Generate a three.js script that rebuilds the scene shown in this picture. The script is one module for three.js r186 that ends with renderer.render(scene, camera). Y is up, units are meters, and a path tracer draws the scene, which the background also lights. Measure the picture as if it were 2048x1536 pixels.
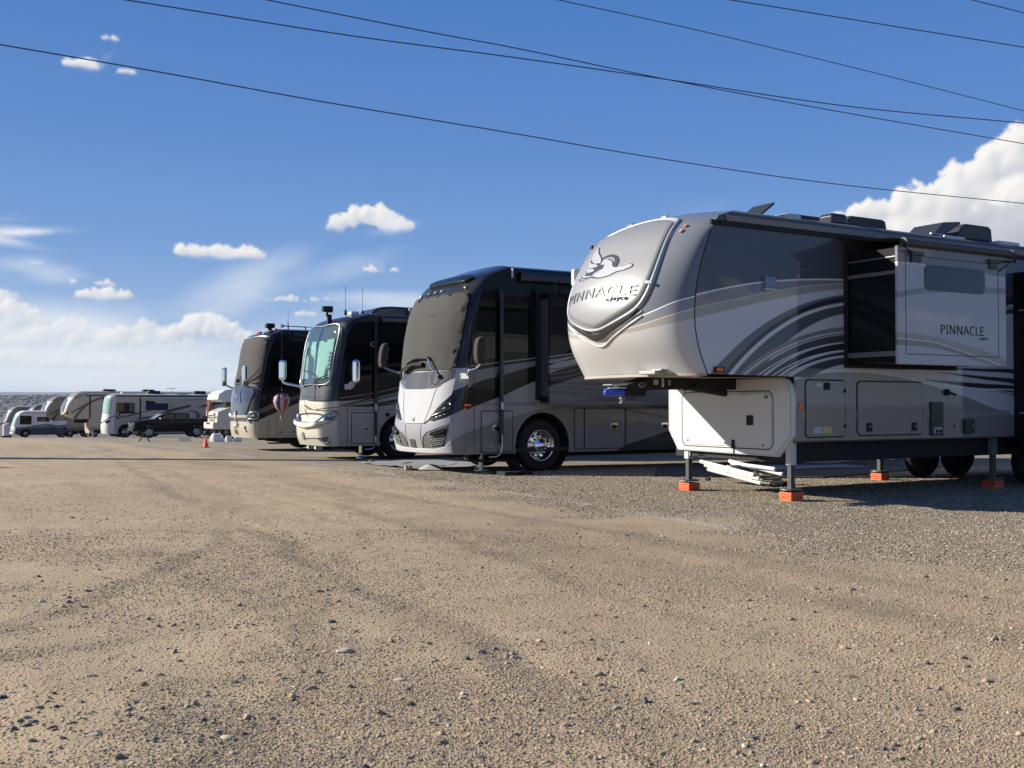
import * as THREE from 'three';
import { mergeGeometries, toCreasedNormals } from 'three/addons/utils/BufferGeometryUtils.js';
import { RoundedBoxGeometry } from 'three/addons/geometries/RoundedBoxGeometry.js';
import { TessellateModifier } from 'three/addons/modifiers/TessellateModifier.js';
import { FontLoader } from 'three/addons/loaders/FontLoader.js';
import { TextGeometry } from 'three/addons/geometries/TextGeometry.js';

// ------------------------------------------------------------------ camera, exposure
const scene = new THREE.Scene();
const camera = new THREE.PerspectiveCamera(39.32, 4 / 3, 0.1, 40000);
camera.position.set(0, 1.27, 0);
camera.rotation.x = 0.02046;
camera.focus = 17; camera.userData.fStop = 8;
const renderer = new THREE.WebGLRenderer({ antialias: true });
renderer.toneMapping = THREE.LinearToneMapping;
renderer.toneMappingExposure = 1.82;
renderer.shadowMap.enabled = true;

// ------------------------------------------------------------------ sun
const SUN_EL = 25.5, SUN_DIR = new THREE.Vector3(-Math.cos(SUN_EL * Math.PI / 180), Math.tan(SUN_EL * Math.PI / 180) * Math.cos(SUN_EL * Math.PI / 180), -0.16).normalize();
const sun = new THREE.DirectionalLight(new THREE.Color().setRGB(1, 0.93, 0.82), 5);
sun.position.copy(SUN_DIR).multiplyScalar(120); sun.castShadow = true;
Object.assign(sun.shadow.camera, { left: -70, right: 70, top: 70, bottom: -70, near: 1, far: 300 });
sun.shadow.mapSize.set(4096, 4096);
scene.add(sun, sun.target);

// ------------------------------------------------------------------ random numbers and noise
function rng(a) { return () => { a |= 0; a = a + 0x6D2B79F5 | 0; let t = Math.imul(a ^ a >>> 15, 1 | a); t = t + Math.imul(t ^ t >>> 7, 61 | t) ^ t; return ((t ^ t >>> 14) >>> 0) / 4294967296; }; }
const R0 = rng(77), NT = new Float32Array(65536).map(() => R0() * 2 - 1);
function vn(x, y) {
  const xi = Math.floor(x), yi = Math.floor(y); let u = x - xi, v = y - yi; u = u * u * (3 - 2 * u); v = v * v * (3 - 2 * v);
  const x0 = xi & 255, x1 = (xi + 1) & 255, y0 = (yi & 255) << 8, y1 = ((yi + 1) & 255) << 8;
  const a = NT[x0 | y0], b = NT[x1 | y0], c = NT[x0 | y1], d = NT[x1 | y1];
  return a + (b - a) * u + (c - a + (a - b - c + d) * u) * v;
}
function fbm(x, y, o = 4) { let s = 0, a = 0.5; for (let i = 0; i < o; i++) { s += a * vn(x, y); a *= 0.5; x = x * 2.03 + 17.3; y = y * 2.03 + 9.1; } return s; }
const clamp = (x, a = 0, b = 1) => x < a ? a : x > b ? b : x;
const ss = (a, b, x) => { x = clamp((x - a) / (b - a)); return x * x * (3 - 2 * x); };
const mix = (a, b, t) => a + (b - a) * t;

// ------------------------------------------------------------------ sky: air and clouds
{
  const W = 4096, H = 2048, px = new Float32Array(W * H * 4), rad = Math.PI / 180, dpt = 360 / W;
  const keys = [[-90, .30, .27, .24], [0, .56, .66, .76], [1.5, .51, .63, .76], [4, .31, .47, .74], [8, .18, .345, .67], [14, .108, .255, .60], [21, .068, .200, .535], [35, .038, .130, .41], [60, .032, .10, .33], [90, .026, .085, .29]];
  const air = (el) => { let i = 1; while (el > keys[i + 1][0] && i < keys.length - 2) i++; const a = keys[i], b = keys[i + 1], t = clamp((el - a[0]) / (b[0] - a[0])); return [mix(a[1], b[1], t), mix(a[2], b[2], t), mix(a[3], b[3], t)]; };
  for (let j = 0; j < H; j++) {
    const el = ((j + .5) / H - .5) * 180, c = el > 0 ? air(el) : [.30, .27, .24], ce = Math.cos(el * rad), se = Math.sin(el * rad);
    for (let i = 0; i < W; i++) {
      const az = ((i + .5) / W - .25) * 360, k = (j * W + i) * 4;
      const dot = clamp(Math.sin(az * rad) * ce * SUN_DIR.x + se * SUN_DIR.y, -1, 1), g = el > 0 ? Math.exp(-Math.acos(dot) / rad / 16) * .3 : 0;
      const hz = el > 0 ? Math.max(0, -Math.sin(az * rad)) * Math.exp(-el / 7) * .06 : 0;
      px[k] = c[0] + g + hz; px[k + 1] = c[1] + g * .92 + hz; px[k + 2] = c[2] + g * .8 + hz * .6;
    }
  }
  const col = (az) => ((Math.round((az / 360 + .25) * W) % W) + W) % W;
  const put = (az, el, a, r, g, b) => { const j = Math.round((el / 180 + .5) * H), k = (j * W + col(az)) * 4; px[k] = mix(px[k], r, a); px[k + 1] = mix(px[k + 1], g, a); px[k + 2] = mix(px[k + 2], b, a); };
  // a heaped cloud of many round puffs with a flat base; its own relief is lit by the sun
  function cumulus(az, el, hw, up, seed, o = {}) {
    const r = rng(seed), { n = 26, base = .25, soft = .5, grey = [.50, .54, .63], white = [.97, .95, .92], op = 1, mound = 1.5, lit = 1, rough = .2, smooth = 3 } = o, P = [];
    const pitch = hw * 2 / Math.sqrt(n * 2.2);
    for (let i = 0; i < n; i++) { const t = r() * 2 - 1, top = up * Math.pow(Math.max(0, 1 - Math.abs(t) ** mound), .8); const pr = Math.min(pitch * (.45 + r() * .8), up * .75); P.push([az + t * hw * .92, el + Math.max(0, top - pr * .8) * Math.sqrt(r()), pr]); }
    if (o.extra) P.push(...o.extra);
    const x0 = az - hw * 1.4 - .3, x1 = az + hw * 1.4 + .3, y0 = Math.max(.1, el - up * .5 - .3), y1 = el + up * 1.5 + .4, w = Math.ceil((x1 - x0) / dpt), h = Math.ceil((y1 - y0) / dpt);
    const hf = new Float32Array(w * h), al = new Float32Array(w * h), s = 1 / Math.max(.25, pitch);
    for (let j = 0; j < h; j++) for (let i = 0; i < w; i++) {
      const X = x0 + i * dpt, Y = y0 + j * dpt, wx = X + fbm(X * s * 1.3 + seed, Y * s * 1.3, 4) * pitch * .55, wy = Y + fbm(X * s * 1.3 + 40, Y * s * 1.3 + seed, 4) * pitch * .55;
      let F = -1, hm = 0;
      for (const p of P) { const dx = wx - p[0], dy = wy - p[1], q = 1 - (dx * dx + dy * dy) / (p[2] * p[2]); if (q > F) F = q; if (q > 0) { const v = p[2] * Math.sqrt(q); hm = Math.max(hm, v); } }
      const bil = Math.abs(fbm(X * s * 3 + seed, Y * s * 3 + 7, 4));
      const cut = ss(el - up * base * (1 + fbm(X * 1.2, seed, 2) * .8) - .08, el - up * base * .3 + up * .12, Y + fbm(X * s * 2, Y * s * 4 + 3, 3) * up * .12);
      hf[j * w + i] = hm * (1 - bil * rough) + (Y - el) * .35; al[j * w + i] = ss(.02, soft, F + .22 - bil * .9) * cut;
    }
    for (let q = 0; q < smooth; q++) { const c = hf.slice(); for (let j = 1; j < h - 1; j++) for (let i = 1; i < w - 1; i++) { const k = j * w + i; hf[k] = (c[k] * 2 + c[k - 1] + c[k + 1] + c[k - w] + c[k + w]) / 6; } }
    for (let j = 1; j < h - 1; j++) for (let i = 1; i < w - 1; i++) {
      const a = al[j * w + i] * op; if (a < .004) continue;
      const gx = (hf[j * w + i + 1] - hf[j * w + i - 1]) / (2 * dpt), gy = (hf[(j + 1) * w + i] - hf[(j - 1) * w + i]) / (2 * dpt), m = Math.hypot(gx, gy, 1);
      const Y = y0 + j * dpt, rise = clamp((Y - el + up * base) / up), L = clamp((.42 + .62 * ((-gx * -.72 - gy * .55 + .42) / m)) * lit * mix(.45, 1.1, Math.sqrt(rise)));
      put(x0 + i * dpt, Y, a, mix(grey[0], white[0], L), mix(grey[1], white[1], L), mix(grey[2], white[2], L));
    }
  }
  // thin streaks and veils
  function veil(az, el, hw, hh, seed, op, sx = 1, sy = 4, c = [.86, .89, .92], tilt = 0) {
    for (let X = az - hw; X < az + hw; X += dpt) for (let Y = Math.max(.2, el - hh * 1.3); Y < el + hh * 1.3; Y += dpt) {
      const yy = Y - el - (X - az) * tilt, e = Math.hypot((X - az) / hw, yy / hh); if (e > 1) continue;
      const a = op * ss(1, .2, e) * ss(-.15, .45, fbm(X * sx / hh * .5 + seed, yy * sy / hh * .5 + seed, 5));
      put(X, Y, a, ...c);
    }
  }
  // the far bank of cloud round the horizon, then the clouds in front of it
  const r = rng(5);
  for (let i = 0; i < 95; i++) { const az = i / 95 * 360 + r() * 3, k = az > 335 || az < 26; if (k) continue; const d = r(); cumulus(az, 2 + d * 8 + (r() < .15 ? 6 : 0), 1.6 + r() * 3.4, .6 + r() * 1.5, 100 + i, { n: 18, op: .7 + r() * .3 }); }
  for (let i = 0; i < 40; i++) veil(i * 9 + r() * 5, 1 + r() * 5, 6 + r() * 5, .8 + r() * .8, i * 3.7, .5, .6, 3);
  veil(-24, 3.0, 17, 3.4, 3, .9, .35, 1.4, [.80, .85, .90]); veil(-18, 1.5, 20, 2.2, 12, .85, .25, 1.2, [.78, .84, .89]); veil(-17, 2.2, 12, 1.6, 8, .8, .5, 2, [.74, .80, .87]); veil(-7, 1.6, 9, 1.3, 9, .7, .5, 2, [.76, .82, .88]);
  veil(-14.6, 5.7, 3.0, 2.4, 4, .8, .5, .8, [.84, .87, .89], .6); veil(-12.3, 5.0, 4.6, 2.2, 14, .7, .5, 1, [.82, .86, .90], .15);
  veil(-24, 8.2, 4.6, .75, 5, .9, .35, 2.2); veil(-26, 9.1, 3.5, .3, 6, .7, .35, 2); veil(-24.5, 6.9, 1.6, .2, 2, .5, .4, 2); veil(-9, 7.2, 5, 1, 7, .28, .4, 1.2, [.7, .8, .9], .25); veil(6, 9.5, 9, 1.2, 17, .14, .4, 1.2, [.6, .75, .9], .15);
  const G = { grey: [.54, .61, .72], soft: .35, smooth: 1, rough: .3 };
  cumulus(-25.6, 3.9, 2.3, 1.7, 21, { ...G, n: 44, op: .85 }); cumulus(-22.4, 3.0, 3.0, 1.4, 22, { ...G, n: 70, op: .7, soft: .7 }); cumulus(-18.8, 3.1, 2.4, 1.3, 23, { ...G, n: 60, op: .75, soft: .7 });
  cumulus(-15.9, 3.45, 2.3, 1.5, 24, { ...G, grey: [.46, .53, .67], n: 80, base: .3, soft: .35 }); cumulus(-21.2, 1.9, 2.8, .7, 25, { ...G, n: 60, op: .5, soft: .8 }); cumulus(-24.8, 1.9, 2.3, .8, 26, { ...G, n: 50, op: .5, soft: .8 });
  cumulus(-19.2, 1.3, 2.4, .5, 27, { ...G, n: 50, op: .4, soft: .9 }); cumulus(-15, .9, 2.4, .5, 28, { ...G, n: 50, op: .35, soft: .9 }); cumulus(-12.8, 3.2, .8, .75, 29, { ...G, n: 24, op: .95 }); cumulus(-13.2, 1.5, 1.6, .4, 30, { ...G, n: 30, op: .5 });
  cumulus(-20.9, 5.45, 1.25, .42, 31, { n: 20 }); cumulus(-20.7, 6.05, .42, .22, 32, { n: 8 }); cumulus(-22.3, 6.1, .14, .12, 33, { n: 4 });
  cumulus(-11.7, 5.45, 1.5, .16, 34, { n: 22, op: .9 }); cumulus(-10.9, 4.75, .5, .24, 35, { n: 9, op: .8 }); cumulus(-9.6, 5.5, .4, .1, 36, { n: 8, op: .6 });
  cumulus(-15.4, 7.75, 1.9, .62, 37, { n: 30, soft: .4, mound: 1.2 }); cumulus(-13.7, 7.75, .62, .42, 38, { n: 10 });
  cumulus(-7.6, 9.4, 2.15, 1.35, 39, { n: 40, soft: .35, grey: [.55, .60, .70], mound: 1.3 });
  cumulus(-7.6, 7.1, .36, .42, 40, { n: 9 }); cumulus(-6.4, 7.15, .26, .14, 41, { n: 6 });
  cumulus(-21.9, 16.4, .85, .42, 42, { n: 14, soft: .6 }); cumulus(-20.6, 17.8, .36, .22, 43, { n: 8, soft: .7 }); cumulus(-19.9, 16.3, .36, .24, 44, { n: 8, soft: .7, op: .9 }); veil(-20.8, 17.1, .9, .5, 3, .35, 1, 1);
  veil(-7.4, 9.5, 2.9, .8, 61, .5, 1, 1.4); veil(-6.0, 9.6, 1.3, .35, 62, .6, 1, 1.5); veil(-15.2, 7.8, 2.6, .5, 63, .55, .8, 1.5); veil(-21.7, 16.5, 1.2, .4, 64, .5, 1, 1); veil(-20.9, 5.4, 1.9, .4, 65, .5, .8, 1.5); veil(-7.1, 7.2, 1.2, .5, 66, .4, 1, 1);
  veil(-13.4, 6.2, 5.5, 2.0, 71, .6, .5, .9, [.80, .85, .90], .35); veil(-9, 4.6, 6, 1.8, 72, .6, .5, 1, [.74, .82, .90]); veil(-17, 5.2, 6, 1.6, 73, .5, .5, 1, [.78, .84, .90]); veil(-23, 6.6, 5, 1.0, 74, .45, .5, 1.4, [.76, .83, .91]);
  // the tall one over the trailer's roof
  cumulus(25.5, 7.2, 8.4, 5.4, 51, { n: 90, soft: .3, smooth: 9, rough: .12, grey: [.40, .43, .53], mound: 1.25, base: .5, extra: [[21.4, 10.1, 1.1], [22.8, 10.8, 1.2], [24.2, 11.5, 1.3], [25.6, 11.9, 1.5], [27.6, 12, 1.9], [20, 9.8, .9], [18.8, 9.6, .8], [17.9, 9.4, .5], [22, 8.8, 1.6], [25, 9, 2.2], [28, 9.5, 2.6]] });
  cumulus(25.2, 7.6, 5.5, 3.0, 52, { n: 40, soft: .8, smooth: 14, rough: .05, grey: [.40, .43, .52], white: [.66, .67, .71], op: .85 }); veil(24.5, 9.6, 5, 1.9, 21, .75, .6, 1.2, [.44, .46, .54]); cumulus(17.2, 9.4, .8, .5, 53, { n: 14, soft: .5 });
  for (let i = 0; i < px.length; i += 4) { px[i] *= .55; px[i + 1] *= .55; px[i + 2] *= .55; px[i + 3] = 1; }
  const sky = new THREE.DataTexture(px, W, H, THREE.RGBAFormat, THREE.FloatType);
  sky.mapping = THREE.EquirectangularReflectionMapping; sky.magFilter = sky.minFilter = THREE.LinearFilter; sky.needsUpdate = true;
  scene.background = sky; scene.environment = sky;
}
// ------------------------------------------------------------------ builders
const used = {};
const numbered = (n) => { used[n] = (used[n] || 0) + 1; return used[n] === 1 ? n : n + '_' + String(used[n] - 1).padStart(3, '0'); };
function tag(o, label, category, group, kind) { if (label) o.userData.label = label; if (category) o.userData.category = category; if (group) o.userData.group = group; if (kind) o.userData.kind = kind; return o; }
function thing(name, label, category, [x, y, z] = [0, 0, 0], turn = 0, group) {
  const o = new THREE.Group(); o.name = numbered(name); o.position.set(x, y, z); o.rotation.y = turn; scene.add(o); return tag(o, label, category, group);
}
function flat(g) {
  g = g.index ? g.toNonIndexed() : g;
  for (const k of Object.keys(g.attributes)) if (!['position', 'normal', 'uv'].includes(k)) g.deleteAttribute(k);
  if (!g.attributes.normal) g.computeVertexNormals();
  if (!g.attributes.uv) g.setAttribute('uv', new THREE.BufferAttribute(new Float32Array(g.attributes.position.count * 2), 2));
  g.morphAttributes = {}; g.clearGroups(); return g;
}
const join = (gs) => Array.isArray(gs) ? (gs.length > 1 ? mergeGeometries(gs.map(flat)) : gs[0]) : gs;
function part(name, gs, m, parent, label) {
  const top = parent === scene, o = new THREE.Mesh(join(gs), m); o.name = top ? numbered(name) : name; o.castShadow = o.receiveShadow = true; parent.add(o);
  if (label) o.userData.label = label; return o;
}
function parts(name, gs, m, parent, label) { return gs.map((g) => part(name, g, m, parent, label)); }
const node = (name, parent) => { const o = new THREE.Group(); o.name = name; parent.add(o); return o; };
const B = (w, h, d, x, y, z, r = 0) => (r ? new RoundedBoxGeometry(w, h, d, 2, r) : new THREE.BoxGeometry(w, h, d)).translate(x, y, z);
const BB = (x0, x1, y0, y1, z0, z1, r = 0) => B(x1 - x0, y1 - y0, z1 - z0, (x0 + x1) / 2, (y0 + y1) / 2, (z0 + z1) / 2, r);
const cyl = (r0, r1, h, x, y, z, ax = 'y', n = 20) => { const g = new THREE.CylinderGeometry(r0, r1, h, n); if (ax === 'x') g.rotateZ(Math.PI / 2); if (ax === 'z') g.rotateX(Math.PI / 2); return g.translate(x, y, z); };
const ball = (r, x, y, z, n = 14) => new THREE.SphereGeometry(r, n, Math.ceil(n * .7)).translate(x, y, z);
const V3 = (p) => new THREE.Vector3(...p);
const tube = (pts, r, seg = 0, n = 8, closed = false) => new THREE.TubeGeometry(new THREE.CatmullRomCurve3(pts.map(V3), closed), seg || pts.length * 6, r, n, closed);
const rod = (p, q, r, n = 10) => { const a = V3(p), b = V3(q), d = b.clone().sub(a), g = new THREE.CylinderGeometry(r, r, d.length(), n); g.applyQuaternion(new THREE.Quaternion().setFromUnitVectors(new THREE.Vector3(0, 1, 0), d.normalize())); return g.translate((p[0] + q[0]) / 2, (p[1] + q[1]) / 2, (p[2] + q[2]) / 2); };
const spl = (pts, n = 8, closed = false) => new THREE.CatmullRomCurve3(pts.map((p) => new THREE.Vector3(p[0], p[1], 0)), closed, 'centripetal').getPoints(n * pts.length).map((p) => [p.x, p.y]);
function shp(pts, holes = []) { const s = new THREE.Shape(pts.map((p) => new THREE.Vector2(p[0], p[1]))); for (const h of holes) s.holes.push(new THREE.Path(h.map((p) => new THREE.Vector2(p[0], p[1])))); return s; }
function rr(x0, y0, x1, y1, r, n = 5) {
  const o = []; for (const [cx, cy, a] of [[x1 - r, y1 - r, 0], [x0 + r, y1 - r, 1], [x0 + r, y0 + r, 2], [x1 - r, y0 + r, 3]]) for (let i = 0; i <= n; i++) { const t = (a + i / n) * Math.PI / 2; o.push([cx + r * Math.cos(t), cy + r * Math.sin(t)]); }
  return o;
}
const oval = (cx, cy, rx, ry, n = 24) => Array.from({ length: n }, (_, i) => [cx + rx * Math.cos(i / n * Math.PI * 2), cy + ry * Math.sin(i / n * Math.PI * 2)]);
// a plate of a given outline, d thick along z, from z = 0
function plate(pts, d, bev = 0, holes = []) {
  const g = new THREE.ExtrudeGeometry(shp(pts, holes), { depth: d - bev, bevelEnabled: bev > 0, bevelSize: bev * .8, bevelOffset: -bev * .8, bevelThickness: bev, bevelSegments: 2, curveSegments: 8 });
  if (bev) g.translate(0, 0, 0); return uvXY(g);
}
function uvXY(g) { const p = g.attributes.position, u = new Float32Array(p.count * 2); for (let i = 0; i < p.count; i++) { u[i * 2] = p.getX(i); u[i * 2 + 1] = p.getY(i); } g.setAttribute('uv', new THREE.BufferAttribute(u, 2)); return g; }
const T = (g, x, y, z) => g.translate(x, y, z);
const toFront = (g) => g.rotateY(-Math.PI / 2);      // (across, up, out) -> a face that looks along -x
function grid(fn, nu, nv, uvf) {
  const P = [], U = [], I = [];
  for (let j = 0; j <= nv; j++) for (let i = 0; i <= nu; i++) { const u = i / nu, v = j / nv; P.push(...fn(u, v)); U.push(...(uvf ? uvf(u, v) : [u, v])); }
  for (let j = 0; j < nv; j++) for (let i = 0; i < nu; i++) { const a = j * (nu + 1) + i, b = a + nu + 1; I.push(a, a + 1, b, a + 1, b + 1, b); }
  const g = new THREE.BufferGeometry(); g.setAttribute('position', new THREE.Float32BufferAttribute(P, 3)); g.setAttribute('uv', new THREE.Float32BufferAttribute(U, 2)); g.setIndex(I); g.computeVertexNormals(); return g;
}
function crv(P, t) {
  const n = P.length - 1; let f = clamp(t) * n; const i = Math.min(Math.floor(f), n - 1); f -= i;
  const g = (k) => P[clamp(k, 0, n)], p1 = g(i), p2 = g(i + 1), p0 = i === 0 ? p1.map((v, k) => 2 * v - p2[k]) : g(i - 1), p3 = i === n - 1 ? p2.map((v, k) => 2 * v - p1[k]) : g(i + 2);
  return p1.map((_, k) => .5 * (2 * p1[k] + (p2[k] - p0[k]) * f + (2 * p0[k] - 5 * p1[k] + 4 * p2[k] - p3[k]) * f * f + (p1[k] * 3 - p0[k] - 3 * p2[k] + p3[k]) * f ** 3));
}
// a moulded nose: centre profile C and side profile S (x, y), half width hw; (a, b) run about in metres across and up it
function nose(C, S, p, hw, A = 1.7) {
  let L = 0; for (let i = 0; i < 200; i++) { const q = crv(C, i / 200), w = crv(C, (i + 1) / 200); L += Math.hypot(q[0] - w[0], q[1] - w[1]); }
  const P = (a, b) => { const c = crv(C, b / L), e = crv(S, b / L), zn = Math.sin(clamp(a / A, -1, 1) * Math.PI / 2), xn = Math.sqrt(Math.max(0, 1 - Math.abs(zn) ** p)); return [e[0] + (c[0] - e[0]) * xn, e[1] + (c[1] - e[1]) * xn, -hw + hw * zn]; };
  const N = (a, b) => { const e = .01, a0 = clamp(a - e, -A, A), a1 = clamp(a + e, -A, A), b0 = clamp(b - e, 0, L), b1 = clamp(b + e, 0, L), u = V3(P(a1, b)).sub(V3(P(a0, b))), v = V3(P(a, b1)).sub(V3(P(a, b0))); const n = u.cross(v).normalize(); return n.x > .0 && Math.abs(a) < A * .6 ? n.negate() : n; };
  const shell = (nu = 72, nv = 80) => grid((u, v) => P((u * 2 - 1) * A, v * L), nu, nv, (u, v) => [(u * 2 - 1) * A, v * L]);
  const on = (g, off = 0, edge = .07, wave) => {
    g = new TessellateModifier(edge, 6).modify(flat(g)); const q = g.attributes.position, nn = g.attributes.normal, uv = new Float32Array(q.count * 2), e = .004;
    for (let i = 0; i < q.count; i++) {
      const a = q.getX(i), b = q.getY(i), c = q.getZ(i) + off + (wave ? wave(a, b) : 0), s = P(a, b), n = N(a, b), m = new THREE.Vector3(nn.getX(i), nn.getY(i), nn.getZ(i));
      const U = V3(P(Math.min(a + e, A), b)).sub(V3(P(Math.max(a - e, -A), b))).normalize(), W = V3(P(a, Math.min(b + e, L))).sub(V3(P(a, Math.max(b - e, 0)))).normalize(), r = U.multiplyScalar(m.x).add(W.multiplyScalar(m.y)).addScaledVector(n, m.z).normalize();
      q.setXYZ(i, s[0] + n.x * c, s[1] + n.y * c, s[2] + n.z * c); nn.setXYZ(i, r.x, r.y, r.z); uv[i * 2] = a; uv[i * 2 + 1] = b;
    }
    g.setAttribute('uv', new THREE.BufferAttribute(uv, 2)); if (wave) { g.computeVertexNormals(); return toCreasedNormals(g, .9); } return g;
  };
  const at = (a, b, off = 0) => { const s = P(a, b), n = N(a, b); return [s[0] + n.x * off, s[1] + n.y * off, s[2] + n.z * off]; };
  const bead = (pts, r, off = 0, n = 8) => { const q = spl(pts, n).map(([a, b]) => at(a, b, off)); return tube(q, r, q.length, 6); };
  // a rounded strip of width w and height h along a path, and a smooth plate inside a star-shaped outline
  const strap = (pts, w, h, n = 8) => {
    const q = spl(pts, n), m = q.length - 1, F = q.map((p, i) => { const a = q[Math.max(0, i - 1)], b = q[Math.min(m, i + 1)], dx = b[0] - a[0], dy = b[1] - a[1], l = Math.hypot(dx, dy) || 1; return [-dy / l, dx / l]; });
    if (Math.hypot(q[0][0] - q[m][0], q[0][1] - q[m][1]) < 1e-3) { const a = q[m - 1], b = q[1], dx = b[0] - a[0], dy = b[1] - a[1], l = Math.hypot(dx, dy); F[0] = F[m] = [-dy / l, dx / l]; }
    return grid((u, v) => { const i = Math.round(v * m), t = (u * 2 - 1), f = F[i]; return at(q[i][0] + f[0] * t * w, q[i][1] + f[1] * t * w, h * Math.sqrt(Math.max(0, 1 - t * t * .98)) - .004); }, 8, m);
  };
  const disc = (pts, cen, off, nr = 16) => { const m = pts.length; return grid((u, v) => { const p = pts[Math.round(u * m) % m], r = Math.min(1, v * 1.04), e = v > .965 ? -.03 * (v - .965) / .035 : 0; return at(cen[0] + (p[0] - cen[0]) * r, cen[1] + (p[1] - cen[1]) * r, off + e); }, m, nr, (u, v) => { const p = pts[Math.round(u * m) % m]; return [p[0] * v, p[1] * v]; }); };
  return { P, N, L, A, C, S, hw, shell, on, at, bead, strap, disc };
}
// a drawing in metres whose (x, y) are a surface's uv
function drawing(x0, y0, w, h, ppm, draw) {
  const c = document.createElement('canvas'); c.width = Math.min(2048, Math.round(w * ppm)); c.height = Math.min(2048, Math.round(h * ppm));
  const k = c.getContext('2d'), sx = c.width / w, sy = c.height / h; k.setTransform(sx, 0, 0, -sy, -x0 * sx, (y0 + h) * sy); draw(k);
  const t = new THREE.CanvasTexture(c); t.colorSpace = THREE.SRGBColorSpace; t.repeat.set(1 / w, 1 / h); t.offset.set(-x0 / w, -y0 / h); t.anisotropy = 8; return t;
}
const fillP = (k, col, pts) => { k.fillStyle = col; k.beginPath(); pts.forEach((p, i) => i ? k.lineTo(p[0], p[1]) : k.moveTo(p[0], p[1])); k.closePath(); k.fill(); };
const bandP = (k, col, top, bot) => fillP(k, col, [...spl(top, 10), ...spl(bot, 10).reverse()]);
const lineP = (k, col, w, pts) => { k.strokeStyle = col; k.lineWidth = w; k.beginPath(); spl(pts, 10).forEach((p, i) => i ? k.lineTo(p[0], p[1]) : k.moveTo(p[0], p[1])); k.stroke(); };
const L3 = (r, g, b) => new THREE.Color().setRGB(r, g, b);
const std = (c, roughness = .6, o = {}) => new THREE.MeshStandardMaterial({ color: c, roughness, side: THREE.DoubleSide, ...o });
const gloss = (c, o = {}) => new THREE.MeshPhysicalMaterial({ color: c, roughness: .45, specularIntensity: .25, clearcoat: .8, clearcoatRoughness: .03, side: THREE.DoubleSide, ...o });
const M = {
  black: gloss(L3(.004, .0045, .006), { roughness: .35, clearcoat: .45 }), dark: std(L3(.012, .012, .013), .8), rubber: std(L3(.009, .009, .0095), .9), seal: std(L3(.01, .01, .011), .7),
  chrome: std(L3(.86, .87, .88), .06, { metalness: 1 }), steel: std(L3(.5, .5, .5), .32, { metalness: 1 }), grey: std(L3(.16, .165, .17), .55), pale: std(L3(.5, .5, .48), .5),
  white: gloss(L3(.56, .57, .565), { roughness: .5, clearcoatRoughness: .1 }), glass: new THREE.MeshPhysicalMaterial({ color: L3(.003, .004, .005), roughness: .03, specularIntensity: .6, side: THREE.DoubleSide }),
  mesh: std(L3(.047, .0465, .0445), .95), amber: std(L3(.75, .16, .015), .3), orange: std(L3(.80, .13, .035), .45), roof: std(L3(.10, .10, .095), .7),
  trim: std(L3(.18, .172, .15), .5), cream: gloss(L3(.56, .52, .42)), blue: std(L3(.02, .05, .45), .3), red: std(L3(.6, .02, .02), .5)
};
const font = await new FontLoader().loadAsync('fonts/droid/droid_sans_regular.typeface.json'), bold = await new FontLoader().loadAsync('fonts/droid/droid_sans_bold.typeface.json');
const words = (s, f, size, depth = .006, stretch = 1, slant = 0) => { const g = new TextGeometry(s, { font: f, size, depth, curveSegments: 5, bevelEnabled: false }); g.applyMatrix4(new THREE.Matrix4().set(stretch, slant, 0, 0, 0, 1, 0, 0, 0, 0, 1, 0, 0, 0, 0, 1)); return g; };
// ------------------------------------------------------------------ ground: a packed dirt lane between gravel pitches, falling away to a valley and a far mesa
const CA = Math.cos(31 * Math.PI / 180), SA = Math.sin(31 * Math.PI / 180);     // the rows stand 31 degrees off the view
const fall = [[0, 0], [22, 0], [28.6, -.13], [34, -.17], [37.7, -.19], [45, -.27], [60, -.58], [75, -.97], [86, -1.25], [100, -1.66], [125, -2.4], [160, -3.8], [300, -11], [1000, -45], [2500, -52], [3600, 2], [4700, 42], [5300, 50], [6200, 44], [9000, 66], [12800, 168], [14200, 176], [16000, 150]];
const drop = (D) => { if (D <= 22) return 0; let i = 1; while (D > fall[i][0] && i < fall.length - 1) i++; const a = fall[i - 1], b = fall[i]; return mix(a[1], b[1], clamp((D - a[0]) / (b[0] - a[0]))); };
const rut = (X, D) => { const l = X * CA + D * SA, q = D * CA - X * SA; return vn(l * 1.1 + vn(q * .06, 3) * 1.6, q * .035) * .6 + vn(l * 3.1 + vn(q * .11, 8) * 1.4, q * .07 + 5) * .4; };
const lump = (X, D) => fbm(X * 1.7, D * 1.7, 3) * .007 + fbm(X * 9, D * 9, 3) * .0035;
function groundY(X, D) {
  const near = ss(46, 20, Math.hypot(X, D)); let y = drop(D);
  if (near > 0) y += near * (lump(X, D) + rut(X, D) * .014 * ss(9.2, 7, X * CA + D * SA) - trackAt(X, D) * .009 - .006);
  if (D > 1500) y += (fbm(X / 1400 + 3, D / 900, 3) * 7 + fbm(X / 300, D / 300 + 4, 2) * 2) * ss(1500, 4000, D) + fbm(X / 2600 + 7, 3.3, 3) * 34 * ss(9000, 12500, D);
  return y;
}
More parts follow.
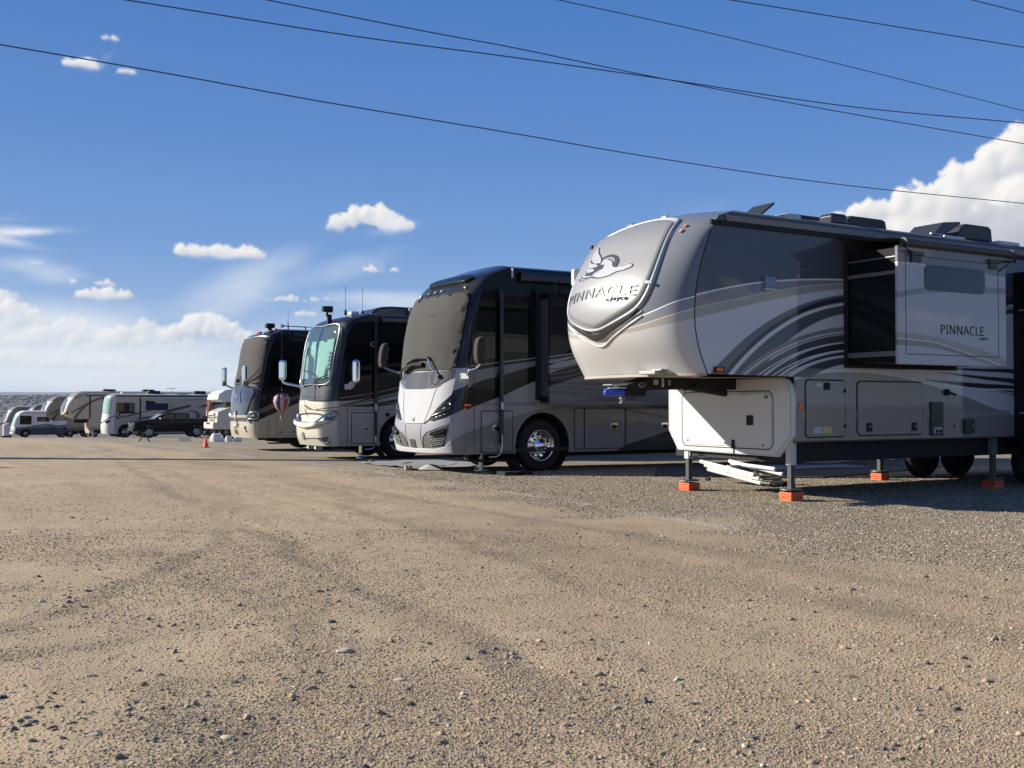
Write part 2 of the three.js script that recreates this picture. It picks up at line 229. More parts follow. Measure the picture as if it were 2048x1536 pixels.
// tyre tracks across the lane: [half width, strength, (X, D) ...]
const tracks = [[0.115, 1, 0.9, 3.2, 0.49, 4.1, -0.06, 5.7, -0.88, 7.2, -2.2, 10.2, -5.2, 16.3, -9.5, 26], [0.101, 0.8, -4.2, 4.6, -2.85, 6.1, -2.73, 7.3, -2.71, 9.8, -3.4, 14], [0.086, 0.6, -3.4, 4.9, -1.9, 6.0, -1.2, 7.4, -1.5, 11, -4.2, 17], [0.108, 0.7, 2.6, 3.6, 1.75, 5.2, 0.6, 7.6, -0.9, 11.2, -4, 17.5], [0.144, 0.75, 4.2, 6.6, 2.6, 8.4, 1.0, 11, -1.6, 15.4, -5.8, 23], [0.216, 0.8, 3.4, 4.0, 2.0, 4.05, 0.9, 4.0], [0.086, 0.5, -1.1, 3.4, -0.95, 5, -1.4, 8, -3, 13]];
function trackAt(X, D) {
  let m = 0; if (D > 27 || D < 2.5) return 0; const x = X + vn(X * 1.3, D * 1.3) * .10, d = D + vn(X * 1.3 + 9, D * 1.3) * .10;
  for (const t of tracks) for (let i = 2; i < t.length - 2; i += 2) { const ax = t[i], ay = t[i + 1], bx = t[i + 2] - ax, by = t[i + 3] - ay, k = clamp(((x - ax) * bx + (d - ay) * by) / (bx * bx + by * by)), q = Math.hypot(x - ax - bx * k, d - ay - by * k) / t[0]; if (q < 1.6) m = Math.max(m, t[1] * ss(1.6, .35, q) * (.55 + .45 * ss(-.3, .3, vn(X * 2.3, D * 1.1)))); }
  return m;
}
const pitchEdge = (D) => 7.9 + clamp((D - 14) * .07, -.4, 1.6);
function gravelAt(X, D) { const l = X * CA + D * SA; return ss(-1.1, .7, l - pitchEdge(D) + fbm(X * .5, D * .5, 3) * 1.6 + vn(X * 2.1, D * 2.1) * .35); }
function soil(X, D) {
  const r = Math.hypot(X, D), g = gravelAt(X, D), n1 = fbm(X * .35 + 9, D * .35, 4), n2 = fbm(X * 2.6, D * 2.6, 3), k = rut(X, D), l = X * CA + D * SA, cross = vn((X * .93 + D * .36) * 2.1 + vn(D * .2, 2) * 2, (D * .93 - X * .36) * .12);
  let v = 1 + n1 * .14 + n2 * .16 - ss(.05, .5, k) * .15 - ss(.3, .7, cross) * .14 - trackAt(X, D) * .2;
  const c = [mix(.425, .29, g) * v, mix(.319, .235, g) * v, mix(.198, .163, g) * v];
  const line = Math.abs(l - pitchEdge(D) - .12 + vn(D * .6, 4) * .12), ch = ss(.16, .03, line) * ss(-.05, .5, vn(X * .9 + 4, D * .9) + vn(X * 5, D * 5) * .3) * .5;     // broken chalk line along the pitches
  for (let i = 0; i < 3; i++) c[i] = mix(c[i], [.5, .46, .40][i], ch);
  if (D > 200) { const w = ss(200, 1200, D), h = fbm(X / 240, D / 420, 4); const t = [.105 + h * .08, .092 + h * .065, .07 + h * .05]; for (let i = 0; i < 3; i++) c[i] = mix(c[i], t[i], w); }
  return c;
}
function grainTexture(n, seed, fn) { const d = new Uint8Array(n * n * 4), r = rng(seed); fn(d, n, r); const t = new THREE.DataTexture(d, n, n, THREE.RGBAFormat); t.wrapS = t.wrapT = THREE.RepeatWrapping; t.magFilter = THREE.LinearFilter; t.needsUpdate = true; return t; }
function pebbleField(d, n, r) {                           // overlapping round grains of many sizes; height in alpha-free greys, wrapping at the edges
  const h = new Float32Array(n * n), c = new Float32Array(n * n).fill(.5);
  for (let i = 0; i < n * n; i++) h[i] = r() * .22;
  for (let k = 0; k < n * 26; k++) {
    const s = 1 + Math.pow(r(), 3) * 3.2, x = r() * n, y = r() * n, t = Math.pow(r(), 1.2), e = .6 + r() * .8, R = Math.ceil(s * 1.3);
    for (let j = -R; j <= R; j++) for (let i = -R; i <= R; i++) { const q = (i * i * e + j * j / e) / (s * s); if (q >= 1) continue; const a = ((Math.floor(x) + i + n) % n) + ((Math.floor(y) + j + n) % n) * n, v = Math.sqrt(1 - q) * s * .26; if (v > h[a]) { h[a] = v; c[a] = t; } }
  }
  for (let i = 0; i < n * n; i++) { d[i * 4] = clamp(h[i]) * 255; d[i * 4 + 1] = clamp(.80 + (c[i] - .5) * .62 + (r() - .5) * .22) * 255; d[i * 4 + 2] = 0; d[i * 4 + 3] = 255; }
}
{
  const N = 1024, hgt = grainTexture(N, 3, pebbleField), src = hgt.image.data, cd = new Uint8Array(N * N * 4), bd = new Uint8Array(N * N * 4), r = rng(4);
  for (let i = 0; i < N * N; i++) { const v = src[i * 4 + 1], w = (r() - .5) * 10; cd[i * 4] = v + w; cd[i * 4 + 1] = v; cd[i * 4 + 2] = v - w; cd[i * 4 + 3] = 255; bd[i * 4] = bd[i * 4 + 1] = bd[i * 4 + 2] = src[i * 4]; bd[i * 4 + 3] = 255; }
  const mk = (d) => { const t = new THREE.DataTexture(d, N, N, THREE.RGBAFormat); t.wrapS = t.wrapT = THREE.RepeatWrapping; t.magFilter = THREE.LinearFilter; t.needsUpdate = true; return t; };
  const map = mk(cd), bump = mk(bd); map.repeat.set(1 / 2.3, 1 / 2.3); bump.repeat.set(1 / 2.3, 1 / 2.3);
  const az = []; for (let a = -180; a < 180;) { az.push(a); a += Math.abs(a) < 31 ? .105 : Math.abs(a) < 45 ? 1 : 4; } az.push(180);
  const rs = [0]; for (let q = .8; q < 16000;) { rs.push(q); q *= q < 3.6 ? 1.06 : q < 20 ? 1.0045 : q < 120 ? 1.012 : q < 3000 ? 1.06 : 1.02; }
  const P = [], C = [], U = [], I = [], w = az.length;
  for (const q of rs) for (const a of az) { const X = q * Math.sin(a * Math.PI / 180), D = q * Math.cos(a * Math.PI / 180); P.push(X, groundY(X, D), -D); C.push(...soil(X, D)); U.push(X, D); }
  for (let j = 0; j < rs.length - 1; j++) for (let i = 0; i < w - 1; i++) { const a = j * w + i, b = a + w; if (j) I.push(a, a + 1, b); I.push(a + 1, b + 1, b); }
  const g = new THREE.BufferGeometry(); g.setAttribute('position', new THREE.Float32BufferAttribute(P, 3)); g.setAttribute('color', new THREE.Float32BufferAttribute(C, 3)); g.setAttribute('uv', new THREE.Float32BufferAttribute(U, 2)); g.setIndex(I); g.computeVertexNormals();
  tag(part('ground', g, new THREE.MeshStandardMaterial({ map, bumpMap: bump, bumpScale: .008, vertexColors: true, roughness: 1 }), scene), 'packed tan dirt lane with gravel pitches beside it', null, null, 'structure');
}
// loose stones on the lane and the gravel: far too many to count
{
  const r = rng(11), shapes = [0, 1, 2, 3].map((s) => { const g = new THREE.IcosahedronGeometry(1, s < 2 ? 1 : 0), p = g.attributes.position; for (let i = 0; i < p.count; i++) { const x = p.getX(i), y = p.getY(i), z = p.getZ(i), k = 1 + vn(x * 1.7 + s * 9, y * 1.7 + z * 2.3 + s) * .34; p.setXYZ(i, x * k * (1 + .2 * s % .5), y * k * .78, z * k); } g.computeVertexNormals(); return g; });
  const stone = std(L3(1, 1, 1), .95), lists = [[], [], [], []];
  const tones = [[.36, .275, .18], [.325, .25, .165], [.40, .31, .205], [.27, .215, .155], [.165, .145, .12], [.085, .08, .075], [.46, .40, .30]];
  const drop1 = (X, D, s, t) => { const c = tones[t], v = .8 + r() * .4; lists[Math.floor(r() * 4)].push([X, D, s, c[0] * v, c[1] * v, c[2] * v]); };
  for (let k = 0; k < 430000; k++) {
    const D = 3.7 * Math.pow(3.0, Math.pow(r(), 1.1)), X = (r() * 2 - 1) * D * .5, g = gravelAt(X, D), n = fbm(X * .9 + 30, D * .9, 3) * 1.1 + fbm(X * 4, D * 4, 2) * .5 + trackAt(X, D) * .55 + g * .3 + .10;
    if (r() > clamp(.22 + n * .85)) continue;
    const s = (.0016 + .0032 * Math.pow(r(), 3) + (r() < .022 ? .007 * r() * r() : 0)) * (.8 + D * .05), q = r();
    drop1(X, D, s, q < .30 ? 0 : q < .54 ? 1 : q < .74 ? 2 : q < .90 ? 3 : q < .955 ? 4 : q < .965 ? 5 : 6);
  }
  for (let k = 0; k < 42000; k++) { const D = Math.sqrt(14 + r() * 400), X = (r() * 2 - 1) * D * .52, q = r(), big = r() < .22; if (fbm(X * .6 + 2, D * .6, 3) + trackAt(X, D) * .3 + .35 < r() * .75) continue; drop1(X, D, big ? .0052 + .0045 * r() * r() : .003 + .002 * r(), q < .34 ? 3 : q < .48 ? 4 : q < .53 ? 5 : q < .72 ? 1 : q < .9 ? 2 : 6); }
  for (const [X, D, n] of [[-1.95, 4.38, 26], [-1.16, 4.22, 40], [.3, 4.3, 22], [.95, 4.75, 14]]) for (let k = 0; k < n; k++) { const a = r() * 6.28, q = Math.sqrt(r()); drop1(X + Math.cos(a) * q * .26, D + Math.sin(a) * q * .2, .004 + .009 * r() * r(), r() < .75 ? 4 : 5); }
  for (let k = 0; k < 130000; k++) { const D = 8 + 15 * r(), X = (r() * 1.5 - .5) * D * .6, q = r(); if (gravelAt(X, D) < .35 + r() * .5 || r() < ss(17, 23, D) || X > D * .55) continue; drop1(X, D, (.0045 + .007 * r() * r()) * (.7 + D * .02), q < .2 ? 3 : q < .45 ? 4 : q < .6 ? 5 : q < .75 ? 1 : q < .9 ? 2 : 6); }
  for (let k = 0; k < 2600; k++) { const D = 3.7 * Math.pow(3.6, r()), X = (r() * 2 - 1) * D * .5, q = r(); if (fbm(X * .7 + 4, D * .7, 3) + .28 < r() * .7) continue; drop1(X, D, .0055 + .012 * Math.pow(r(), 4), q < .34 ? 3 : q < .50 ? 4 : q < .57 ? 5 : q < .88 ? 1 : 6); }
  const root = tag(new THREE.Group(), 'loose gravel and small stones strewn over the dirt lane', null, null, 'stuff'); root.name = 'gravel'; scene.add(root);
  const m4 = new THREE.Matrix4(), qn = new THREE.Quaternion(), e = new THREE.Euler(), col = new THREE.Color();
  lists.forEach((l, s) => {
    const im = new THREE.InstancedMesh(shapes[s], stone, l.length); im.name = 'gravel'; im.userData.kind = 'stuff';
    l.forEach(([X, D, z, a, b, c], i) => { qn.setFromEuler(e.set((r() - .5) * .6, r() * 6.28, (r() - .5) * .6)); m4.compose(new THREE.Vector3(X, groundY(X, D) + z * .22, -D), qn, new THREE.Vector3(z * (1 + r() * .5), z, z)); im.setMatrixAt(i, m4); im.setColorAt(i, col.setRGB(a, b, c)); });
    im.castShadow = im.receiveShadow = true; root.add(im);
  });
}
// the larger stones that can be told apart: [X, D, half length, height ratio, tone, label]
{
  const mk = (seed) => { const g = new THREE.IcosahedronGeometry(1, 4), p = g.attributes.position; for (let i = 0; i < p.count; i++) { const x = p.getX(i), y = p.getY(i), z = p.getZ(i), k = 1 + fbm(x * 1.2 + seed, y * 1.2 + z * 1.7 + seed, 3) * .3; p.setXYZ(i, x * k, y * k, z * k); } g.computeVertexNormals(); return g; };
  const G = [mk(1), mk(5), mk(9)], t = { pale: L3(.42, .355, .26), grey: L3(.20, .185, .165), dark: L3(.065, .065, .068) };
  [[-1.10, 4.18, 0.029, .55, 'pale', 'pale flat oval pebble nearest the bottom edge of the lane'], [-0.87, 5.60, 0.042, .5, 'pale', 'long whitish pebble lying alone left of the middle of the lane'], [-1.61, 4.18, 0.025, .5, 'pale', 'cream sliver of stone in the bottom left of the lane'], [-0.52, 5.03, 0.030, .4, 'pale', 'cream stone half sunk in the dirt below the long whitish pebble'],
    [-2.23, 4.72, 0.024, .7, 'dark', 'dark round stone at the left edge of the lane'], [-1.93, 4.36, 0.022, .5, 'dark', 'blackish stone in a dark stony patch at bottom left'], [-2.00, 4.57, 0.019, .55, 'dark', 'small black stone just above the dark stony patch'], [-1.68, 5.16, 0.017, .5, 'dark', 'small dark oval stone alone between two pale pebbles at left'], [-1.06, 6.36, 0.024, .8, 'dark', 'dark peaked stone standing in a tyre rut'],
    [-1.52, 4.42, 0.012, .8, 'grey', 'grey round pebble casting a shadow at lower left'], [-1.74, 6.87, 0.022, .8, 'grey', 'grey peaked pebble on the rut left of the middle'], [-0.20, 3.77, 0.018, .6, 'pale', 'pale stone cut by the bottom edge of the picture'], [-0.51, 3.92, 0.014, .5, 'dark', 'dark flat stone near the bottom edge left of centre'], [0.85, 4.13, 0.015, .5, 'grey', 'bluish grey flat stone at the bottom right of centre'],
    [-0.77, 4.09, 0.011, .7, 'grey', 'grey stone with a small pale top at the bottom left of centre'], [1.45, 5.20, 0.017, .7, 'grey', 'grey pebble at the right side of the lane'], [0.22, 4.30, 0.016, .6, 'dark', 'dark stone in the stony rut below the middle'], [-0.44, 5.76, 0.013, .8, 'dark', 'small black stone right of the long whitish pebble'], [0.45, 3.81, 0.016, .5, 'grey', 'grey flat stone at the bottom edge right of centre'], [0.59, 5.82, 0.012, .9, 'dark', 'tiny bluish black stone alone in the middle of the lane']
  ].forEach(([X, D, s, k, tone, label], i) => {
    const o = part('stone', G[i % 3].clone().scale(s, s * k * .62, s * .75), std(t[tone], .9), scene);
    o.position.set(X, groundY(X, D) + s * k * .2, -D); o.rotation.y = i * 1.3 % .7 - .35; tag(o, label, 'stone', 'larger stones on the dirt lane');
  });
}
// the far slope: a town too far off to tell its houses apart
{
  const r = rng(31), q = new THREE.Quaternion(), m4 = new THREE.Matrix4(), col = new THREE.Color(), root = tag(new THREE.Group(), 'distant town of pale roofs among dark trees on the far slope', null, null, 'stuff'); root.name = 'distant_town'; scene.add(root);
  const put = (n, g, mat, fn, nm) => { const im = new THREE.InstancedMesh(g, mat, n); im.name = nm; im.userData.kind = 'stuff'; for (let i = 0; i < n; i++) { const D = 2600 + 2800 * Math.pow(r(), .8), X = -D * (-.15 + r() * .67), [w, h, d, c] = fn(); q.setFromAxisAngle(new THREE.Vector3(0, 1, 0), r() * 3); m4.compose(new THREE.Vector3(X, groundY(X, D) + h / 2, -D), q, new THREE.Vector3(w, h, d)); im.setMatrixAt(i, m4); im.setColorAt(i, col.setRGB(...c)); } root.add(im); };
  const roofed = join([new THREE.BoxGeometry(1, .7, 1).translate(0, -.15, 0), new THREE.ConeGeometry(.72, .35, 4).rotateY(Math.PI / 4).translate(0, .37, 0)]), wh = std(L3(1, 1, 1), .9);
  put(420, roofed, wh, () => { const v = r(); return [9 + r() * 9, 4 + r() * 3, 8 + r() * 8, v < .16 ? [.42, .41, .39] : v < .6 ? [.24, .22, .19] : [.17, .155, .14]]; }, 'distant_house');
  put(7000, new THREE.IcosahedronGeometry(.6, 1), wh, () => { const s = 3 + r() * r() * 9; return [s * 1.5, s * .6, s * 1.3, [.04 + r() * .03, .045 + r() * .03, .035 + r() * .015]]; }, 'distant_tree');
}
// ------------------------------------------------------------------ shared vehicle pieces
function wheel(parent, x, y, z, r, w, kind = 'bus') {
  const o = node('wheel', parent), k = r / .5;
  o.position.set(x, y, z);
  const t = [[r * .60, -w / 2], [r * .72, -w / 2 - .004], [r * .93, -w / 2 + .012], [r, -w / 2 + .05], [r, w / 2 - .05], [r * .93, w / 2 - .012], [r * .72, w / 2 + .004], [r * .60, w / 2]].map((p) => new THREE.Vector2(...p));
  const groove = [-.5, 0, .5].map((q) => new THREE.TorusGeometry(r, .008, 5, 40).translate(0, 0, q * w * .5));
  part('tyre', [new THREE.LatheGeometry(t, 40).rotateX(Math.PI / 2), ...groove], M.rubber, o);
  const rim = [[r * .60, w / 2 + .004], [r * .585, w / 2 + .012], [r * .55, w / 2 - .005], [r * .53, w / 2 - .04], [r * .50, w / 2 - .075], [r * .36, w / 2 - .10], [r * .32, w / 2 - .07], [r * .31, w / 2 - .02], [r * .27, w / 2 + .02], [r * .14, w / 2 + .035], [r * .12, w / 2 + .075], [0, w / 2 + .085]].map((p) => new THREE.Vector2(...p));
  const nuts = Array.from({ length: 10 }, (_, i) => { const a = i / 10 * Math.PI * 2; return cyl(.012 * k, .014 * k, .03, Math.cos(a) * r * .285, Math.sin(a) * r * .285, w / 2 + .02, 'z', 6); });
  if (kind === 'bus') {
    part('rim', [new THREE.LatheGeometry(rim, 48).rotateX(Math.PI / 2), ...nuts], M.chrome, o);
    parts('vent_hole', Array.from({ length: 10 }, (_, i) => { const a = (i + .5) / 10 * Math.PI * 2; return cyl(.03 * k, .03 * k, .02, Math.cos(a) * r * .435, Math.sin(a) * r * .435, w / 2 - .083, 'z', 12); }), M.dark, o);
  } else part('rim', new THREE.LatheGeometry(rim, 24).rotateX(Math.PI / 2), kind === 'dark' ? M.dark : M.steel, o);
  return o;
}
const sideMat = (map, o = {}) => gloss(L3(1, 1, 1), { map, roughness: .5, clearcoatRoughness: .025, ...o });
// side sheet between a nose's side profile and a rear end, with round wheel arches
function sideSheet(c, xr, yb, arches, z, d = .03, toe) {
  const pts = []; for (let i = 0; i <= 40; i++) pts.push(crv(c.S, i / 40)); const top = pts[40];
  pts.push([xr, top[1]], [xr, yb]);
  for (const [ax, ay, ar] of arches) { const h = Math.sqrt(Math.max(0, ar * ar - (yb - ay) ** 2)), a0 = Math.atan2(yb - ay, h), a1 = Math.PI - a0; for (let i = 0; i <= 24; i++) { const t = mix(a0, a1, i / 24); pts.push([ax + ar * Math.cos(t), ay + ar * Math.sin(t)]); } }
  pts.push(...(toe || [[pts[0][0] + .001, yb]])); return T(plate(pts, d), 0, 0, z);
}
const roofSheet = (c, xr) => grid((u, v) => { const e = c.P((u * 2 - 1) * c.A, c.L); return [mix(e[0], xr, v), e[1], e[2]]; }, 40, 8, (u, v) => [u, v]);
function hatch(parent, name, x0, y0, x1, y1, r, m, z = 0, th = .014) {
  const s = part('seal', plate(rr(x0 - .018, y0 - .018, x1 + .018, y1 + .018, r + .015), .004), M.seal, parent); s.position.z = z;
  const o = part(name, plate(rr(x0, y0, x1, y1, r), th, .004), m, parent); o.position.z = z + .002; return o;
}

// ------------------------------------------------------------------ the fifth-wheel trailer nearest the camera, its nose to the left
{
  const t = thing('fifth_wheel_trailer', 'silver and charcoal fifth-wheel trailer with a winged bird emblem, nearest of the row', 'trailer', [3.80, 0, -14.4], 31 * Math.PI / 180);
  const c = nose([[-1.93, 1.70], [-2.25, 2.14], [-2.33, 2.5], [-2.26, 2.85], [-2.06, 3.2], [-1.72, 3.62], [-1.24, 3.87], [-.6, 3.95]], [[-1.55, 1.68], [-1.68, 1.98], [-1.75, 2.29], [-1.74, 2.67], [-1.66, 3.05], [-1.52, 3.42], [-1.45, 3.56], [-1.33, 3.72]], 2, 1.3);
  const slate = '#525860', mid = '#85888c', taupe = '#a9a59c', silver = '#d3d5d8', pewter = '#928f86', ink = '#33363b', bright = '#eceded', XR = 12;
  const art = drawing(-1.9, .4, 14, 3.6, 146, (k) => {
    fillP(k, slate, [[-2, 0], [13, 0], [13, 4.2], [-2, 4.2]]);
    const l1 = [[-2.1, 2.56], [-1.73, 2.67], [-1.2, 2.79], [-.64, 2.89], [.08, 2.97], [.96, 3.02], [2.2, 3.02], [3.6, 2.95], [6, 2.7], [12.5, 1.8]], l2 = [[-2.1, 2.4], [-1.73, 2.51], [-1.2, 2.62], [-.64, 2.74], [.08, 2.87], [.96, 2.97], [2.2, 3.0], [3.6, 2.93], [6, 2.68], [12.5, 1.78]], l3 = [[-2.1, 2.28], [-1.73, 2.38], [-1.2, 2.50], [-.64, 2.63], [.08, 2.77], [.96, 2.9], [2.2, 2.94], [3.6, 2.88], [6, 2.6], [12.5, 1.7]];
    const low = (o) => [[-2, 1.6 + o], [-.2, 1.58 + o], [.27, 1.68 + o], [.95, 1.74 + o], [2.05, 1.68 + o], [3.31, 1.46 + o], [4.74, 1.12 + o], [7, .75 + o], [12.5, .42 + o]];
    bandP(k, mid, l1, l2); bandP(k, taupe, l2, l3); bandP(k, silver, l3, low(0)); bandP(k, pewter, low(0), [[-2, .3], [13, .3]]);
    lineP(k, bright, .022, l1); lineP(k, '#c4c4c2', .014, l2);
    const arc = (xl, yr, xe = 1.1) => Array.from({ length: 16 }, (_, i) => { const q = i / 15, cx = xl + (xe - xl) * .42, cy = yr - (yr - 1.68) * .12; return [(1 - q) ** 2 * xl + 2 * q * (1 - q) * cx + q * q * xe, (1 - q) ** 2 * 1.66 + 2 * q * (1 - q) * cy + q * q * yr]; });
    for (const [a, ya, b, yb, col] of [[-1.52, 2.83, -1.30, 2.72, '#6d6f72'], [-1.30, 2.80, -1.22, 2.735, ink], [-1.12, 2.68, -.7, 2.57, '#595c5f'], [-1.05, 2.38, -.88, 2.28, '#8a8985'], [-.82, 2.27, -.62, 2.17, '#505356'], [-.55, 2.15, -.34, 2.06, ink], [-.27, 2.03, -.17, 1.985, '#3d4044'], [-.08, 1.95, .3, 1.86, '#4a4c4e']]) bandP(k, col, arc(a, ya), arc(b, yb));
    for (const [a, y] of [[-1.18, 2.70], [-.95, 2.31], [-.7, 2.16], [-.44, 2.05], [-.22, 1.97]]) lineP(k, bright, .016, arc(a, y));
    // bands that fan out towards the rear
    for (const [x0, y0, ya, yb, col] of [[3.3, 2.2, 2.99, 2.87, ink], [3.3, 2.3, 2.79, 2.72, '#43464b'], [2.4, 1.84, 1.84, 1.77, ink], [2.8, 1.78, 1.69, 1.61, ink], [2.6, 1.66, 1.58, 1.43, '#2c2f33'], [3.9, 1.55, 1.53, 1.50, bright]]) bandP(k, col, [[x0, y0], [4.0, mix(y0, ya, .62)], [4.8, ya], [7, ya - .28], [9.7, ya - .55]], [[x0, y0 - .004], [4.0, mix(y0, yb, .62)], [4.8, yb], [7, yb - .42], [9.7, yb - .8]]);
    lineP(k, bright, .018, [[2.6, 1.60], [3.6, 1.55], [4.7, 1.47], [7, 1.2]]);
  });
  const paint = sideMat(art, { color: L3(.80, .80, .80) });
  part('side_wall', sideSheet(c, XR, .80, [[6.65, .38, .5], [5.55, .38, .5]], -.03, .03, [[0, .80], [0, 1.665]]), paint, t); part('side_wall', sideSheet(c, XR, .80, [[6.65, .38, .5], [5.55, .38, .5]], -2.6, .03, [[0, .80], [0, 1.665]]), paint, t);
  const capArt = drawing(-1.7, 0, 3.4, c.L, 380, (k) => {
    fillP(k, '#6a6e74', [[-2, -1], [2, -1], [2, 4], [-2, 4]]);
    for (const s of [1, -1]) {
      const f = (p) => p.map(([a, b]) => [s > 0 ? a : -.1 - a, b]), l1 = f([[-.08, .47], [.36, .69], [.71, .916], [.925, 1.05], [1.25, 1.25], [1.72, 1.45]]), l2 = f([[-.08, .45], [.29, .615], [.7, .765], [1.25, 1.05], [1.72, 1.26]]), l3 = f([[.1, .5], [.207, .545], [.684, .66], [1.25, .895], [1.72, 1.10]]), bot = f([[-.08, -.1], [1.72, -.1]]);
      fillP(k, '#bbbcbb', [...spl(l3), ...f([[1.72, -.1], [-.05, -.1], [-.05, .46]])]); bandP(k, '#a49f95', l2, l3); bandP(k, '#84878a', l1, l2); lineP(k, '#f2f2f0', .018, l1); lineP(k, '#dddcd8', .012, l2);
    }
  });
  part('front_cap', c.shell(), sideMat(capArt), t);
  // emblem panel: a raised brushed plate in a bright moulding, a dark chin below it
  const half = [[0, .72], [.15, .76], [.63, 1.07], [.77, 1.26], [.83, 1.62], [.80, 2.05], [.70, 2.52], [.66, 2.60], [.35, 2.69], [0, 2.72]], sym = (h, o = 0) => { const r = h.map(([a, b]) => [-.05 + a + (a ? o : 0), b + (b < 1.1 ? -o * 1.1 : b > 2.4 ? o : 0)]), l = h.slice(1, -1).reverse().map(([a, b]) => [-.05 - a - o, b + (b < 1.1 ? -o * 1.1 : b > 2.4 ? o : 0)]); return [...r, ...l]; };
  const brushed = gloss(L3(.245, .249, .253), { metalness: .3, roughness: .5, clearcoat: .35, clearcoatRoughness: .25 }), line = spl(sym(half), 6, true), panel = part('badge_panel', c.disc(line, [-.05, 1.75], .028), brushed, t), frame = spl(sym(half, .04), 6, true);
  part('moulding', c.strap([...frame, frame[0]], .034, .04, 1), gloss(L3(.36, .365, .37), { metalness: .3, roughness: .35 }), panel);
  const clip = []; for (const [a, b] of [[.79, 1.5], [-.35, 2.76], [.28, 2.76]]) clip.push(c.on(plate(rr(a - .05, b - .025, a + .05, b + .025, .01), .03), .025)); parts('moulding_joint', clip, gloss(L3(.6, .61, .62), { metalness: .5, roughness: .25 }), panel);
  const E = -.14, bird = [];
  const emb = (p, d = .014, o = .026) => c.on(plate(p.map(([x, y]) => [E + x * .86, 1.87 + y * .84]), d, .003), o, .06);
  const ringO = oval(.02, 0, .33, .25, 40), holeO = oval(.0, .02, .255, .19, 40), gr = plate(ringO.map(([x, y]) => [E + x * .86, 1.87 + y * .84]), .01, 0, [holeO.map(([x, y]) => [E + x * .86, 1.87 + y * .84])]);
  const back = (p, o = .026) => { const g = uvXY(new THREE.ExtrudeGeometry(shp(p.map(([x, y]) => [E + x * .86, 1.87 + y * .84])), { depth: .003, bevelEnabled: true, bevelSize: .017, bevelThickness: .001, bevelSegments: 1 })); return c.on(g, o, .06); };
  const deep = gloss(L3(.055, .056, .058), { metalness: .3 });
  part('emblem_ring', c.on(gr, .026, .06), deep, panel);
  part('emblem_shade', [emb(spl([[-.36, .12], [-.2, .17], [-.05, .02], [-.16, -.08], [-.40, -.12]], 4, true), .006), emb(spl([[.02, .10], [.16, .06], [.1, -.02], [-.02, -.05], [-.22, -.12], [-.1, 0]], 4, true), .006)], deep, panel);
  const rim = [];
  for (const f of [spl([[-.50, .50], [-.38, .38], [-.18, .23], [-.12, .15], [-.2, .12], [-.42, .22], [-.53, .36]], 4, true), spl([[-.50, .24], [-.4, .17], [-.2, .10], [-.14, .05], [-.24, .04], [-.42, .08]], 4, true), spl([[-.44, .06], [-.3, .03], [-.18, -.02], [-.24, -.06], [-.36, -.04]], 4, true)]) { bird.push(emb(f)); rim.push(back(f)); }
  for (const f of [spl([[.0, .16], [.1, .13], [.2, .07], [.24, .0], [.3, -.06], [.48, -.06], [.62, -.03], [.66, -.07], [.55, -.14], [.4, -.17], [.3, -.23], [.12, -.26], [0, -.24], [-.08, -.2], [-.3, -.17], [-.48, -.12], [-.54, -.08], [-.58, -.12], [-.52, -.2], [-.36, -.22], [-.1, -.15], [.05, -.05], [.03, .05], [-.06, .06]], 4, true)]) { bird.push(emb(f)); rim.push(back(f)); }
  part('emblem_outline', rim, deep, panel); part('emblem_bird', bird, gloss(L3(.52, .52, .52), { metalness: .3, roughness: .3 }), panel);
  const name = words('PINNACLE', font, .175, .012, 1.24); name.computeBoundingBox(); { const w = name.boundingBox.max.x; name.scale(1.42 / w, 1, 1).translate(-.79, 1.275, 0); }
  part('lettering', c.on(name, .029, .05), gloss(L3(.19, .192, .195), { metalness: .3 }), panel, 'embossed silver letters');
  part('lettering', [c.on(words('Jayco', bold, .07, .006, 1.15, .2).translate(.24, 1.19, 0), .031, .05), c.on(words('by', bold, .03, .006, 1.1).translate(.17, 1.19, 0), .031, .05)], M.dark, panel, 'small dark slanted letters');
  const chin = [[0, .52], [.09, .52], [.38, .71], [.60, .88], [.73, 1.03], [.69, 1.015], [.43, .80], [.08, .62], [0, .605]], chinP = [...chin.map(([a, b]) => [-.05 + a, b]), ...chin.slice(1, -1).reverse().map(([a, b]) => [-.05 - a, b])];
  part('chin_trim', c.on(plate(chinP, .035, .01), .003), gloss(L3(.02, .02, .02)), t);
  for (const o of [-.03, -.115]) part('trim_line', c.bead([-.78, -.6, -.3, 0, .3, .6, .78].map((a) => [-.05 + a, (Math.abs(a) < .4 ? .52 + Math.abs(a) * .5 : .72 + (Math.abs(a) - .4) * .85) + o]), .011, .006), M.pale, t);
  for (const a of [.914, -1.0]) for (const b of [2.50, 2.39]) part('marker_lamp', c.on(plate(oval(a, b, .03, .035, 14), .025, .008), .003, .05), std(L3(.75, .5, .32), .12, { metalness: .5 }), t);
  part('seam', tube(Array.from({ length: 30 }, (_, i) => { const q = crv(c.S, i / 29); return [q[0] + .002, q[1], .0]; }), .008, 60, 6), M.seal, t);
  // porch lamp on the far side of the nose
  { const q = c.P(-1.35, 1.95), l = part('porch_lamp', [B(.16, .26, .1, q[0] + .02, q[1] + .05, q[2] - .06, .035)], M.white, t); part('lamp_back', B(.06, .26, .12, q[0] + .12, q[1] + .06, q[2] - .06, .02), M.grey, l); }
  // roof, its edge rail and rain gutter
  part('roof', roofSheet(c, XR), M.roof, t);
  parts('roof_rail', [BB(-1.24, XR, 3.645, 3.73, -.02, .03, .012), BB(-1.33, XR, 3.645, 3.735, -2.635, -2.58, .012)], M.trim, t);
  parts('gutter', [BB(-1.5, XR, 3.585, 3.645, -.01, .03), BB(-1.5, XR, 3.585, 3.645, -2.63, -2.59)], M.dark, t);
